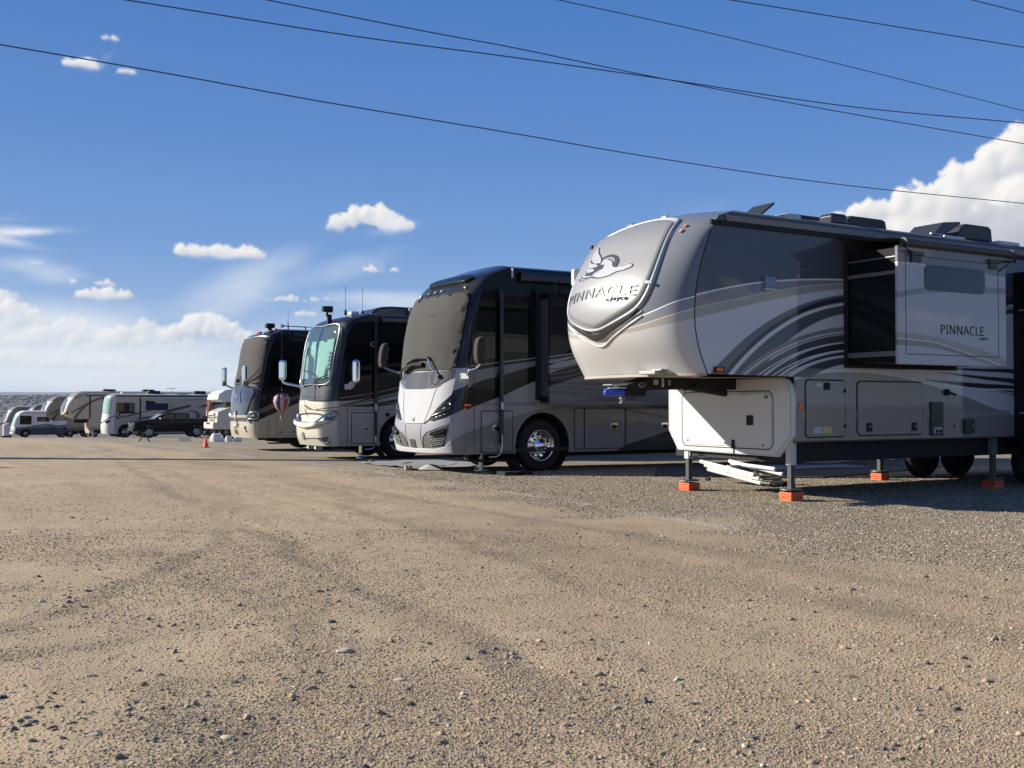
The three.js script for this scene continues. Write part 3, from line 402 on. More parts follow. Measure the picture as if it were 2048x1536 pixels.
  { const e = []; for (let i = 0; i <= 30; i++) { const q = c.P((i / 30 * 2 - 1) * c.A, 0); e.push([q[0], q[2]]); } e.push([0, -2.6], [0, 0]); part('nose_floor', new THREE.ExtrudeGeometry(shp(e.map(([x, z]) => [x, -z])), { depth: .04, bevelEnabled: false }).rotateX(-Math.PI / 2).translate(0, 1.655, 0), std(L3(.30, .28, .24), .6), t); }
  part('nose_step', [B(.62, .05, .34, -1.72, 1.70, -.62, .015), B(.5, .02, .2, -1.72, 1.735, -.5)], std(L3(.34, .33, .3), .5), t);
  // lower front: a moulded white wall with a wide locker door
  const wall = [[-2.6, 1.66], [-.2, 1.66], [-.1, 1.63], [-.03, 1.55], [0, 1.42], [0, .87], [-.28, .575], [-2.38, .60], [-2.6, .90]];
  const fw = part('front_wall', T(toFront(plate(wall, .055, .02)), 0, 0, 0), M.white, t);
  const fz = (g, o) => T(toFront(g), -o, 0, 0);
  part('wall_bead', fz(plate(wall.map(([z, y]) => [-1.3 + (z + 1.3) * .972, 1.12 + (y - 1.12) * .965]), .004, 0, [wall.map(([z, y]) => [-1.3 + (z + 1.3) * .966, 1.12 + (y - 1.12) * .958])]), .053), M.grey, fw);
  part('door_seal', fz(plate(rr(-2.28, .665, -.355, 1.485, .12), .004, 0, [rr(-2.265, .68, -.37, 1.47, .11)]), .053), M.seal, fw);
  const fd = part('locker_door', fz(plate(rr(-2.245, .70, -.39, 1.45, .10), .016, .005), .05), M.white, t);
  parts('latch', [fz(plate(rr(-.86, 1.0, -.74, 1.14, .015), .02, .005), .064), fz(plate(rr(-1.17, .66, -1.11, .79, .015), .02, .005), .063), fz(plate(rr(-1.145, .58, -1.135, .67, .002), .01), .06)], M.dark, fd);
  part('sticker', fz(plate(rr(-.52, 1.37, -.45, 1.42, .005), .002), .066), M.grey, fd); parts('rivet', [[-2.13, .76], [-1.32, .74], [-.55, .73]].map(([z, y]) => fz(plate(oval(z, y, .018, .018, 10), .012), .06)), M.grey, fd);
  // hitch below the nose
  const hz = -1.15, pin = part('pin_box', [T(plate([[-1.95, 1.555], [-1.58, 1.65], [-.98, 1.68], [-.98, 1.56], [-1.08, 1.50], [-1.35, 1.49], [-1.60, 1.475], [-1.63, 1.42], [-1.95, 1.42]], .3, .012), 0, 0, hz - .3), BB(-1.2, 0, 1.5, 1.66, hz - .4, hz + .06, .02), BB(-1.97, -1.62, 1.40, 1.47, hz - .22, hz + .01, .03)], M.dark, t);
  part('air_spring', [cyl(.05, .05, .27, -2.10, 1.45, hz - .06, 'x'), ball(.05, -2.235, 1.45, hz - .06)], gloss(L3(.03, .075, .55)), pin); part('spring_plate', [BB(-2.2, -1.94, 1.545, 1.56, hz - .2, hz), BB(-2.12, -1.96, 1.505, 1.52, hz - .2, hz)], M.steel, pin);
  part('king_pin', [cyl(.045, .045, .03, -1.93, 1.375, hz - .12), cyl(.028, .028, .07, -1.93, 1.345, hz - .12), cyl(.045, .045, .02, -1.93, 1.315, hz - .12)], M.grey, pin);
  const oz = hz + .004; part('maker_plate', [T(plate(oval(-1.70, 1.555, .06, .032), .008, .002), 0, 0, oz), T(plate(oval(-1.70, 1.555, .048, .022), .01), 0, 0, oz + .002)], M.pale, pin, 'small oval badge with a dark centre'); part('maker_plate_field', T(plate(oval(-1.70, 1.555, .050, .025), .003), 0, 0, oz + .011), M.black, pin);
  parts('gauge_plate', [T(plate(rr(-1.50, 1.56, -1.42, 1.63, .008), .006), 0, 0, oz), T(plate(rr(-1.25, 1.555, -1.17, 1.585, .004), .006), 0, 0, oz), T(plate(rr(-1.25, 1.592, -1.17, 1.622, .004), .006), 0, 0, oz)], std(L3(.42, .40, .38), .4), pin);
  parts('bolt', [...[1.55, 1.59, 1.63].map((y) => cyl(.022, .022, .02, -1.345, y, oz, 'z', 12)), ...[1.595, 1.635].map((y) => cyl(.022, .022, .02, -1.09, y, oz, 'z', 12))], std(L3(.5, .48, .45), .3, { metalness: .7 }), pin);
  part('cable', [tube([[-1.0, 1.66, hz], [-.9, 1.52, hz + .1], [-.75, 1.60, hz + .05], [-.5, 1.64, hz]], .012), tube([[-1.02, 1.6, hz + .03], [-.93, 1.54, hz + .06], [-.98, 1.48, hz + .02]], .014)], M.rubber, pin);
  part('landing_strut', [rod([-.98, 1.55, hz], [-.2, 1.45, hz], .05)], M.dark, pin);
  // chassis, jacks and wheels
  part('chassis', [BB(.02, XR, .50, .80, -2.52, -.22, .02), BB(.02, XR, .5, .64, -2.0, -1.85), BB(.02, XR, .5, .64, -.75, -.6), BB(.4, 3.0, .50, .62, -1.6, -.8, .03)], M.dark, t); part('sill', BB(.02, XR, .775, .82, -.08, -.012, .01), std(L3(.05, .05, .05), .5), t);
  for (const [x, z] of [[-.02, -.13], [-.02, -2.23], [4.32, -.13], [4.32, -2.3]]) { const l = node('jack_leg', t); part('sleeve', [B(.11, x < 1 ? .46 : .42, .1, x + .06, x < 1 ? .70 : .72, z, .01), B(.02, .40, .12, x + .03, .72, z + .01)], x < 1 ? M.pale : M.grey, l); part('shaft', B(.075, .45, .075, x + .06, .36, z, .006), std(L3(.05, .05, .052), .5), l); part('foot', cyl(.15, .155, .02, x + .06, .148, z, 'y', 24), std(L3(.07, .07, .072), .5), l); }
  for (const x of [5.6, 6.6]) for (const z of [-.3, -2.4]) wheel(t, x, .39, z, .39, .22, 'dark');
  // locker doors and fittings along the side
  const d1 = hatch(t, 'baggage_door', .185, .855, .93, 1.615, .05, paint); parts('hinge', [[.92, 1.48], [.92, .99]].map(([x, y]) => B(.03, .05, .02, x, y, .022, .005)), M.dark, d1); part('dial', [T(plate(rr(.515, 1.49, .63, 1.59, .012), .012, .003), 0, 0, .014), cyl(.03, .03, .02, .572, 1.54, .024, 'z')], M.dark, d1); part('sticker', [T(plate(rr(.32, .895, .485, .985, .004), .002), 0, 0, .015)], std(L3(.42, .46, .5), .6), d1); part('sticker', [T(plate(rr(.50, .895, .66, .985, .004), .002), 0, 0, .0152)], std(L3(.52, .5, .12), .6), d1); part('sticker', T(plate(rr(.37, 1.53, .5, 1.58, .004), .002), 0, 0, .015), M.pale, d1);
  const d2 = hatch(t, 'baggage_door', 1.19, .865, 2.56, 1.61, .07, paint); parts('latch', [[1.36, .91], [2.31, .91]].map(([x, y]) => T(plate(rr(x, y, x + .1, y + .12, .015), .02, .005), 0, 0, .014)), M.dark, d2); parts('lock', [[1.41, .98], [2.36, .98]].map(([x, y]) => ball(.014, x, y, .036)), M.chrome, d2);
  parts('side_rail', [BB(.03, .165, 1.09, 1.2, 0, .012, .004), BB(.95, 1.17, 1.09, 1.2, 0, .012, .004), BB(2.58, 2.72, 1.09, 1.2, 0, .012, .004), BB(3.01, 4.6, 1.09, 1.2, 0, .012, .004)], sideMat(null, { color: L3(.24, .235, .22) }), t);
  const dk = part('docking_panel', T(plate(rr(2.73, .835, 3.0, 1.33, .02), .035, .008), 0, 0, 0), std(L3(.02, .022, .02), .4), t); part('socket_plate', [T(plate(rr(2.78, .87, 2.96, .955, .008), .008), 0, 0, .032)], M.pale, dk); parts('socket', [[2.835, .90], [2.915, .90]].map(([x, y]) => cyl(.028, .028, .02, x, y, .04, 'z')), M.dark, dk);
  const ol = part('outlet_cover', T(plate(rr(3.49, .86, 3.71, 1.07, .02), .05, .01), 0, 0, 0), std(L3(.022, .024, .023), .4), t); part('lock', ball(.014, 3.66, .97, .05), M.chrome, ol);
  part('water_inlet', [cyl(.045, .05, .05, 3.10, 1.475, .025, 'z'), rod([3.12, 1.47, .05], [3.23, 1.435, .07], .018)], M.dark, t); part('water_inlet', [cyl(.02, .024, .03, 3.3, .965, .015, 'z')], std(L3(.35, .28, .1), .3, { metalness: .8 }), t);
  part('side_lamp', T(plate(oval(.085, 1.27, .035, .055, 16), .02, .006), 0, 0, 0), M.amber, t); { const l = part('side_lamp', B(.15, .07, .05, -1.37, 1.735, .025, .01), M.dark, t); part('lamp_lens', B(.11, .045, .02, -1.38, 1.735, .048, .006), M.amber, l); }
  { const v = part('vent_hood', [T(plate(rr(-.585, 2.82, -.39, 2.975, .01), .05, .012), 0, 0, 0)], std(L3(.16, .2, .3), .25), t); part('vent_lip', B(.2, .03, .05, -.487, 2.805, .03, .008), M.pale, v); }
  // slide-outs: the front one stands out with a rolled awning above it, the rear one is a black-edged box
  const s = node('slide_out', t);
  part('slide_box', BB(.98, 3.24, 1.85, 3.37, -.05, .86), M.black, s);
  const face = drawing(.9, 1.75, 2.45, 1.7, 400, (k) => {
    fillP(k, '#c9ccd1', [[0, 1], [4, 1], [4, 4], [0, 4]]); bandP(k, '#8d9095', [[.9, 3.5], [3.4, 3.5]], [[.9, 3.17], [1.5, 3.17], [3.4, 3.10]]); lineP(k, bright, .02, [[.9, 3.165], [1.5, 3.165]]);
    bandP(k, '#a0a4a8', [[.9, 2.77], [1.5, 2.86], [2.4, 2.93], [3.4, 2.95]], [[.9, 2.69], [1.5, 2.78], [2.4, 2.84], [3.4, 2.86]]);
    bandP(k, '#b5b1a7', [[.9, 2.25], [1.69, 2.20], [2.5, 2.09], [3.4, 1.9]], [[.9, 2.17], [1.69, 2.13], [2.4, 2.0], [3.1, 1.86]]); bandP(k, '#96928a', [[.9, 2.155], [1.69, 2.12], [2.4, 1.99], [3.1, 1.85]], [[.9, 2.075], [1.69, 2.05], [2.64, 1.9], [2.9, 1.84]]); bandP(k, '#a9a59c', [[2.2, 1.97], [2.7, 1.93], [3.4, 1.87]], [[2.2, 1.965], [2.7, 1.87], [3.4, 1.76]]); lineP(k, bright, .015, [[.9, 2.16], [1.69, 2.125], [2.4, 1.995], [3.1, 1.855]]);
  });
  const fm = sideMat(face, { color: L3(.66, .66, .66) }); part('slide_face', T(plate(rr(.955, 1.82, 3.245, 3.40, .02), .04, .012), 0, 0, .86), fm, s); part('slide_seam', T(plate([[1.1, 1.955], [3.07, 1.955], [3.07, 3.275], [1.1, 3.275]], .004, 0, [[[1.108, 1.963], [3.062, 1.963], [3.062, 3.267], [1.108, 3.267]]]), 0, 0, .899), M.seal, s);
  part('window', T(plate(rr(1.48, 2.83, 2.76, 3.17, .09), .012, .004), 0, 0, .899), gloss(L3(.02, .035, .042), { roughness: .2 }), s);
  part('lettering', [T(words('PINNACLE', font, .125, .004, 1.2).translate(0, 0, 0), 1.79, 2.25, .899), T(words('Jayco', bold, .04, .004, 1.1, .2), 2.66, 2.195, .899), T(words('by', bold, .02, .004), 2.61, 2.195, .899)], M.dark, s);
  part('awning_roller', [cyl(.05, .05, 2.3, 2.2, 3.435, .93, 'x'), ...[1.05, 3.35].map((x) => cyl(.062, .062, .05, x, 3.435, .93, 'x'))], std(L3(.06, .06, .055), .6), s); for (const [x, q] of [[1.03, 1.28], [3.37, 2.95]]) part('awning_arm', [rod([x, 3.43, .94], [x, 3.32, .97], .014), rod([x, 3.33, .97], [q, 3.31, .915], .014), rod([x + (q > x ? .08 : -.08), 3.33, .95], [x + (q > x ? .18 : -.28), 3.18, .91], .008)], M.dark, s);
  parts('awning_bracket', [[1.3, 3.30], [2.95, 3.31]].flatMap(([x, y]) => [B(.24, .05, .06, x, y, .925, .01), B(.18, .09, .03, x, y - .06, .915, .005)]), std(L3(.055, .06, .06), .5), s);
  part('awning_fabric', grid((u, v) => [mix(.8, 3.36, u), mix(3.60, 3.475, v) - Math.sin(v * 3.14) * .035, mix(.0, .93, v)], 12, 8), std(L3(.03, .03, .03), .9), s);
  parts('slide_seal', [BB(.93, .98, 1.86, 3.5, -.01, .05, .01), BB(.93, 3.3, 1.80, 1.85, -.01, .06, .01), BB(3.24, 3.29, 1.86, 3.5, -.01, .05, .01)], M.seal, s); parts('slide_rail', [BB(.958, .976, 1.93, 2.0, .03, .86, .006), BB(.958, .976, 3.02, 3.07, .02, .86, .006), BB(.962, .976, 3.24, 3.26, .02, .86, .004)], std(L3(.22, .22, .21), .35, { metalness: .5 }), s);
  const s2 = node('slide_out', t); part('slide_box', BB(4.74, 8.6, .62, 3.36, -.05, .86), M.black, s2); part('slide_face', T(plate(rr(4.70, .55, 8.65, 3.42, .03), .04, .012), 0, 0, .86), sideMat(null, { color: L3(.42, .43, .44) }), s2); parts('slide_rail', [BB(4.725, 4.738, 1.15, 1.17, .1, .8), BB(4.725, 4.738, 2.75, 2.77, .1, .8)], M.steel, s2); part('awning_roller', cyl(.05, .05, 4, 6.7, 3.45, .93, 'x'), M.dark, s2);
  // on the roof
  { const a = node('solar_panel', t), g = B(.40, .03, .42, 0, 0, 0, .008).rotateZ(.62); part('panel', g.translate(-.12, 3.955, -.62), std(L3(.02, .022, .025), .5), a); part('bracket', rod([-.2, 3.86, -.62], [-.1, 3.95, -.62], .02), M.grey, a); }
  const lump2 = (name, x0, x1, y0, y1, z0, z1, m, r = .06) => part(name, BB(x0, x1, y0, y1, z0, z1, r), m, t);
  lump2('roof_vent', .24, .56, 3.84, 3.955, -.85, -.4, M.white, .045); lump2('roof_vent', 1.13, 1.45, 3.86, 4.04, -.66, -.36, gloss(L3(.02, .02, .022), { roughness: .3 }), .06); lump2('air_conditioner', .9, 1.75, 3.9, 4.10, -1.75, -.95, std(L3(.035, .035, .035), .6), .06);
  part('air_conditioner', T(plate([[2.0, 3.95], [3.0, 3.95], [2.96, 4.15], [2.88, 4.18], [2.2, 4.18], [2.0, 4.05]], .75, .04), 0, 0, -1.7), std(L3(.03, .03, .032), .55), t);
  part('air_conditioner', T(plate([[4.1, 3.93], [5.05, 3.93], [5.02, 4.15], [4.94, 4.19], [4.4, 4.19], [4.25, 4.13]], .7, .04), 0, 0, -1.25), std(L3(.028, .028, .03), .5), t);
  { const v = part('raised_vent', [T(plate([[3.35, 3.90], [3.62, 4.12], [4.0, 4.16], [4.03, 4.13], [3.66, 3.93]], .55, .01), 0, 0, -.95)], gloss(L3(.03, .03, .03)), t); part('vent_frame', BB(3.5, 4.0, 3.83, 3.90, -.85, -.3, .01), M.white, v); part('vent_hinge', [rod([3.3, 3.92, -.4], [3.6, 3.92, -.4], .015)], M.steel, v); }
  lump2('skylight', 4.85, 5.4, 3.83, 3.925, -.75, -.3, M.white, .03);
}
// ------------------------------------------------------------------ the three motorhomes behind the trailer
// shell shared by them: sides, moulded front, roof, tail, floor, wheels and arches
function coachShell(t, c, XR, yb, art, capArt, arch, rear) {
  const paint = sideMat(art, { clearcoat: .3 }), A = [[rear + .0, arch[1], arch[2]], [arch[0], arch[1], arch[2]]];
  part('side_wall', sideSheet(c, XR, yb, A, -.03), paint, t); part('side_wall', sideSheet(c, XR, yb, A, -2 * c.hw), paint, t);
  part('front_cap', c.shell(76, 84), sideMat(capArt), t); part('roof', roofSheet(c, XR), gloss(L3(.02, .021, .023), { roughness: .4 }), t);
  part('tail', BB(XR - .06, XR, yb, c.S[c.S.length - 1][1], -2 * c.hw + .01, -.01), M.black, t);
  part('floor', [BB(c.S[0][0] + .25, XR - .1, yb + .02, yb + .10, -2 * c.hw + .06, -.06), BB(c.S[0][0] + .5, XR, yb - .12, yb + .03, -1.75, -1.6), BB(c.S[0][0] + .5, XR, yb - .12, yb + .03, -.95, -.8), BB(c.S[0][0] + .8, c.S[0][0] + 1.2, yb - .16, yb + .05, -1.9, -.6, .04)], M.dark, t);
  for (const x of [arch[0], rear]) {
    for (const z of [-.22, -2 * c.hw + .22]) { const w = wheel(t, x, .5, z, .5, .29); if (z < -1) w.rotation.y = Math.PI; }
    part('wheel_well', [new THREE.CylinderGeometry(arch[2], arch[2], .5, 32, 1, true, 0, Math.PI * 2).rotateX(Math.PI / 2).translate(x, arch[1], -.29), BB(x - arch[2], x + arch[2], .3, arch[1] + .3, -.56, -.54)], M.dark, t);
    part('arch_lip', T(new THREE.TorusGeometry(arch[2] + .012, .022, 8, 48, Math.PI), x, arch[1], -.004), sideMat(null, { color: arch[3] }), t);
  }
  return paint;
}
const lensMat = new THREE.MeshPhysicalMaterial({ color: L3(.9, .92, .94), roughness: .02, transmission: 1, thickness: 0 });
function roundMirror(t, arm, head, m, armM) {               // head: [x0, x1, y0, y1, z0, z1]
  const o = node('mirror', t); part('mirror_shell', BB(...head, .05), m, o); part('mirror_arm', tube(arm, .022, 24, 8), armM, o); return o;
}

// ---- silver and black motorhome with a mesh windshield cover
{
  const t = thing('motorhome', 'silver and black motorhome with a mesh cover over its windshield and a white bonnet', 'motorhome', [.6, 0, -21.0], 31 * Math.PI / 180);
  const c = nose([[-2.15, .36], [-2.25, .75], [-2.19, 1.2], [-2.11, 1.73], [-1.98, 2.76], [-1.82, 3.24], [-1.62, 3.54], [-1.3, 3.80], [-.75, 4.03]], [[-1.72, .36], [-1.72, .7], [-1.7, 1.2], [-1.64, 1.75], [-1.5, 2.76], [-1.42, 3.2], [-1.36, 3.45], [-1.2, 3.72], [-.75, 3.90]], 3, 1.275);
  const silver = '#898a8e', low = '#6f6f72', XR = 12.4;
  const stripes = (k) => {
    fillP(k, '#07080a', [[-3, 0], [10, 0], [10, 5], [-3, 5]]);
    const s1 = [[-2, 1.86], [-1.54, 1.94], [-.93, 2.04], [-.12, 2.16], [2, 2.46], [6, 2.9]], s1b = [[-2, 1.40], [-1.72, 1.55], [-1.5, 1.70], [-.93, 1.85], [-.12, 2.06], [2, 2.38], [6, 2.86]], dk = [[-2, 1.08], [-1.51, 1.27], [-.93, 1.46], [-.12, 1.77], [.93, 2.0], [2, 2.2], [6, 2.7]];
    lineP(k, '#8d8f92', .022, [[-2, 1.97], [-1.54, 2.03], [-.93, 2.11], [-.12, 2.21], [2, 2.5], [6, 2.93]]); bandP(k, '#6f7073', s1, s1b); bandP(k, silver, dk, [[-2, .2], [10, .2]]);
    bandP(k, low, [[-2, .66], [-1.8, .73], [-1.54, .82], [-.93, 1.0], [.64, 1.34], [1.6, 1.45]], [[-2, .2], [0, .2], [1.6, .2]]); bandP(k, low, [[1.6, 1.45], [10, 1.5]], [[1.6, .2], [10, .2]]); fillP(k, '#2b2d31', [[1.8, .36], [2.0, .47], [3.18, .76], [6, 1.3], [10, 1.3], [10, .2]]);
  };
  const art = drawing(-1.9, .2, 14.4, 3.9, 140, stripes);
  const capArt = drawing(-1.7, 0, 3.4, c.L, 380, (k) => {
    fillP(k, '#95969d', [[-2, -1], [2, -1], [2, 2], [-2, 2]]); fillP(k, '#0b0c0e', [[-2, 1.755], [2, 1.755], [2, 5], [-2, 5]]);
    for (const s of [1, -1]) { const f = (p) => p.map(([a, b]) => [s > 0 ? a : .28 - a, b]); fillP(k, '#0a0b0c', f([[.6, .85], [.94, .885], [1.25, .975], [1.567, 1.074], [1.75, 1.14], [1.75, 1.59], [1.655, 1.555], [1.336, 1.49], [1.19, 1.46], [.94, 1.27]])); fillP(k, '#8f9094', f([[1.19, 1.46], [1.336, 1.49], [1.655, 1.555], [1.75, 1.59], [1.75, 1.74], [1.2, 1.66]])); fillP(k, silver, f([[1.27, -1], [1.75, -1], [1.75, 1.12], [1.285, .97]])); fillP(k, low, f([[1.27, -1], [1.75, -1], [1.75, .65], [1.30, .42]])); }
  });
  const paint = coachShell(t, c, XR, .36, art, capArt, [0, .52, .63, L3(.2, .2, .205)], 7.3);
  const mir = (p) => p.map(([a, b]) => [.28 - a, b]), both = (h) => [...h, ...mir(h).reverse()];
  // the mesh sheet over the windshield, held by loops round its edge
  const cover = part('windshield_cover', c.on(plate(both([[.14, 1.75], [.6, 1.747], [1.0, 1.75], [1.229, 1.77], [1.29, 1.964], [1.325, 2.263], [1.28, 2.75], [1.17, 3.06], [1.0, 3.03], [.64, 2.985], [.14, 2.965]]), .006), .02, .05, (a, b) => fbm(a * 2.6 + b * .6, b * .9, 3) * .035 + Math.max(0, b - 2.5) * vn(a * 7, b * 3) * .03 + ss(.8, 1.25, a) * vn(a * 8 + 4, b * 6) * .02), M.mesh, t);
  parts('tie_loop', [[-.5, 2.92, 0], [-.22, 2.99, 0], [.19, 2.96, 0], [.62, 2.96, 0], [1.12, 2.98, .5], [1.2, 2.69, 1.2], [1.2, 2.342, 1.5], [1.19, 1.99, 1.6], [1.12, 1.80, 2.2]].map(([a, b, q]) => { const l = []; for (let i = 0; i <= 10; i++) { const p = i / 10 * Math.PI, x = Math.cos(p) * .055, y = Math.sin(p) * -.11; l.push(c.at(a + x * Math.cos(q) - y * Math.sin(q), b + .05 + x * Math.sin(q) + y * Math.cos(q), .04)); } return tube(l, .009, 24, 5); }), M.dark, cover);
  part('cowl_panel', c.on(plate(both([[.14, 1.52], [.664, 1.53], [.9, 1.60], [1.15, 1.655], [1.22, 1.74], [.606, 1.735], [.14, 1.73]]), .012, .003), .003), gloss(L3(.05, .053, .06)), t);
  part('bonnet', c.on(plate(both([[.14, .765], [.5, .775], [.62, .86], [.886, 1.16], [1.20, 1.40], [1.262, 1.648], [1.15, 1.64], [.876, 1.575], [.664, 1.513], [.14, 1.503]]), .02, .006), .004), gloss(L3(.40, .405, .41), { roughness: .5 }), t);
  for (const s of [0, 1]) { const l = [[.876, 1.572], [.74, 1.50], [.62, 1.12], [.50, .775]]; part('bonnet_crease', c.bead(s ? mir(l) : l, .008, .024), M.grey, t); }
  for (const s of [0, 1]) {
    const f = s ? mir : (p) => p, h = node('headlamp', t);
    part('lamp_housing', c.on(plate(f([[.617, .857], [.779, 1.094], [.942, 1.258], [1.19, 1.43], [1.235, 1.40], [1.246, 1.156], [1.24, .985], [.934, .896], [.743, .837]]), .012, .003), .006), M.black, h); part('lamp_bar', [c.bead(f([[.72, .94], [.95, 1.02], [1.22, 1.12]]), .014, .024), c.bead(f([[.9, 1.14], [1.05, 1.2], [1.2, 1.25]]), .008, .022)], std(L3(.1, .1, .105), .15, { metalness: .8 }), h);
    parts('lamp_bulb', [[1.0, 1.10], [1.05, 1.115], [1.19, 1.19]].map(([a, b]) => ball(.022, ...c.at(...f([[a, b]])[0], .022), 10)), M.chrome, h); parts('lamp_led', [[.83, .915], [.93, .94], [1.03, .97]].map(([a, b]) => c.on(plate(f([[a, b], [a + .045, b + .009], [a + .04, b + .026], [a - .005, b + .018]]), .01), .02)), M.steel, h);
    const g = node('fog_grille', t);
    part('grille_recess', c.on(plate(f([[.43, .16], [.50, .44], [.60, .535], [.96, .68], [1.20, .765], [1.155, .54], [1.05, .24], [.65, .17]]), .01, .003), .006), std(L3(.10, .095, .095), .5), g); part('grille_opening', c.on(plate(f([[.68, .22], [.70, .42], [.72, .56], [.83, .62], [1.175, .73], [1.13, .50], [1.035, .26]]), .008), .017), M.seal, g);
    part('fog_lamp', c.on(plate(f(spl([[.72, .55], [.83, .62], [1.1, .68], [1.16, .64], [1.0, .55], [.8, .49]], 4, true)), .05, .02), .02), M.black, g);
    const m = []; for (let j = 0; j < 5; j++) for (let i = 0; i < 6; i++) { const b = .245 + j * .055 + i * .012, a = .70 + i * .072 + (j % 2) * .036; if (a < 1.04 + j * .025) m.push(c.on(plate(f(oval(a, b, .019, .010, 8)), .008), .025, .05)); } const mm = part('grille_mesh', m, M.pale, g); mm.userData.kind = 'stuff';
  }
  part('bumper', c.on(plate(both([[.14, .155], [.40, .16], [.46, .44], [.58, .565], [.95, .705], [1.235, .80], [1.245, .945], [.807, .80], [.44, .742], [.14, .74]]), .016, .005), .003), sideMat(null, { color: L3(.26, .26, .28) }), t); for (const s of [0, 1]) part('bumper_seam', c.bead(s ? mir([[.43, .74], [.40, .4], [.42, .12]]) : [[.43, .74], [.40, .4], [.42, .12]], .006, .02), M.seal, t);
  part('bumper_lip', c.on(plate(both([[.14, .03], [.72, .03], [1.26, .05], [1.27, .40], [1.20, .36], [1.07, .225], [.75, .155], [.14, .15]]), .035, .012), .003), gloss(L3(.50, .505, .51)), t);
  part('tow_plate', c.on(plate([[-.01, .39], [.19, .385], [.17, .145], [-.01, .16]], .012, .003), .018), std(L3(.05, .05, .048), .6), t); part('emblem', [c.on(plate([[.07, .89], [.165, .89], [.16, .83], [.118, .81], [.075, .83]], .012, .003), .024)], M.grey, t);
  const w1 = node('wiper', t); part('wiper_arm', [tube([c.at(.76, 1.69, .04), c.at(.6, 1.76, .09), c.at(.46, 1.85, .09)], .018, 20, 6)], M.chrome, w1); part('wiper_blade', tube([c.at(-.36, 1.82, .06), c.at(0, 1.86, .075), c.at(.46, 1.855, .08)], .032, 24, 6), M.dark, w1); part('wiper_pivot', ball(.045, ...c.at(.79, 1.675, .03)), M.dark, w1); part('wiper_hose', tube([c.at(.62, 1.75, .05), c.at(.55, 1.62, .03), c.at(.7, 1.58, .03), c.at(.8, 1.66, .03)], .006, 20, 5), M.dark, w1);
  const w2 = node('wiper', t); part('wiper_blade', tube([c.at(-.42, 1.74, .05), c.at(-.1, 1.80, .08), c.at(.28, 1.80, .07)], .045, 24, 6), M.rubber, w2); part('wiper_arm', tube([c.at(-.62, 1.66, .05), c.at(-.52, 1.76, .09), c.at(-.3, 1.79, .08)], .02, 16, 6), M.dark, w2);
  const sock = std(L3(.035, .034, .033), .95);
  { const m = node('mirror', t); part('mirror_sock', T(plate(spl([[-1.66, 2.12], [-1.64, 2.5], [-1.58, 2.55], [-1.50, 2.55], [-1.53, 2.1], [-1.58, 2.04]], 3, true), .13, .04), 0, 0, .24), sock, m, 'dark cloth sock'); part('mirror_arm', [tube([[-1.70, 1.84, .03], [-1.70, 1.93, .12], [-1.60, 1.98, .22], [-1.56, 2.06, .33]], .026, 20, 8), B(.17, .13, .05, -1.76, 1.83, .03, .015)], M.chrome, m); }
  { const m = node('mirror', t); part('mirror_sock', T(plate(spl([[-2.15, 2.1], [-2.11, 2.52], [-2.04, 2.58], [-1.97, 2.56], [-2.02, 2.14], [-2.08, 2.07]], 3, true), .14, .04), 0, 0, -3.0), sock, m, 'dark cloth sock'); part('mirror_arm', tube([[-2.08, 2.08, -2.9], [-1.98, 2.02, -2.8], [-1.75, 1.92, -2.5]], .024, 20, 8), M.grey, m); }
  for (const [a, b, m] of [[-.28, 3.155, 0], [-.03, 3.16, 0], [.2, 3.175, 0], [-.62, 3.1, 0], [.95, 3.25, 0]]) part('clearance_lamp', new THREE.SphereGeometry(.04, 14, 8).scale(1, .7, 1).translate(...c.at(a, b, .015)), std(L3(.8, .62, .4), .12, { metalness: .6 }), t);
  part('roof_visor', c.on(plate(both([[.14, 3.42], [.8, 3.44], [1.0, 3.62], [.8, 3.72], [.14, 3.74]]), .05, .02), .01), M.black, t);
  // near side: glass, slide-out, awning arm, doors
  const winM = M.glass, W = (x0, y0, x1, y1, r = .06) => part('window', T(plate(rr(x0, y0, x1, y1, r), .014, .004), 0, 0, -.002), winM, t);
  part('window', T(plate([[-1.40, 3.25], [-.97, 3.28], [-.97, 2.2], [-1.56, 2.10]], .014, .004), 0, 0, -.002), winM, t); W(-.90, 2.3, -.2, 3.27);
  part('seam', [BB(-1.535, -1.525, .38, 2.03, -.005, .003)], M.seal, t); parts('belt_line', [BB(-1.53, -.12, 1.315, 1.322, -.004, .004), BB(-1.53, -.12, 1.285, 1.292, -.004, .004)], M.seal, t);
  hatch(t, 'baggage_door', -1.37, .40, -.70, 1.165, .015, paint, .0, .01); const b2 = hatch(t, 'baggage_door', 1.0, .42, 1.98, 1.22, .012, paint, 0, .01), b3 = hatch(t, 'baggage_door', 2.03, .42, 3.3, 1.22, .012, paint, 0, .01); hatch(t, 'baggage_door', .755, .42, .965, 1.22, .012, paint, 0, .01);
  for (const [x, y, o] of [[1.71, .86, b2], [3.02, .86, b3], [-1.05, .85, t]]) { part('latch_bezel', T(plate(rr(x - .09, y - .065, x + .09, y + .065, .03), .02, .006), 0, 0, .008), M.chrome, o); part('latch_cup', T(plate(oval(x, y - .01, .06, .038, 16), .006), 0, 0, .026), M.black, o); }
  part('fuel_door', T(plate(rr(-.87, 1.48, -.66, 1.57, .01), .008, .003), 0, 0, 0), paint, t); part('reflector', T(plate(rr(-1.76, 1.265, -1.60, 1.305, .01), .015, .004), 0, 0, .0), M.orange, t);
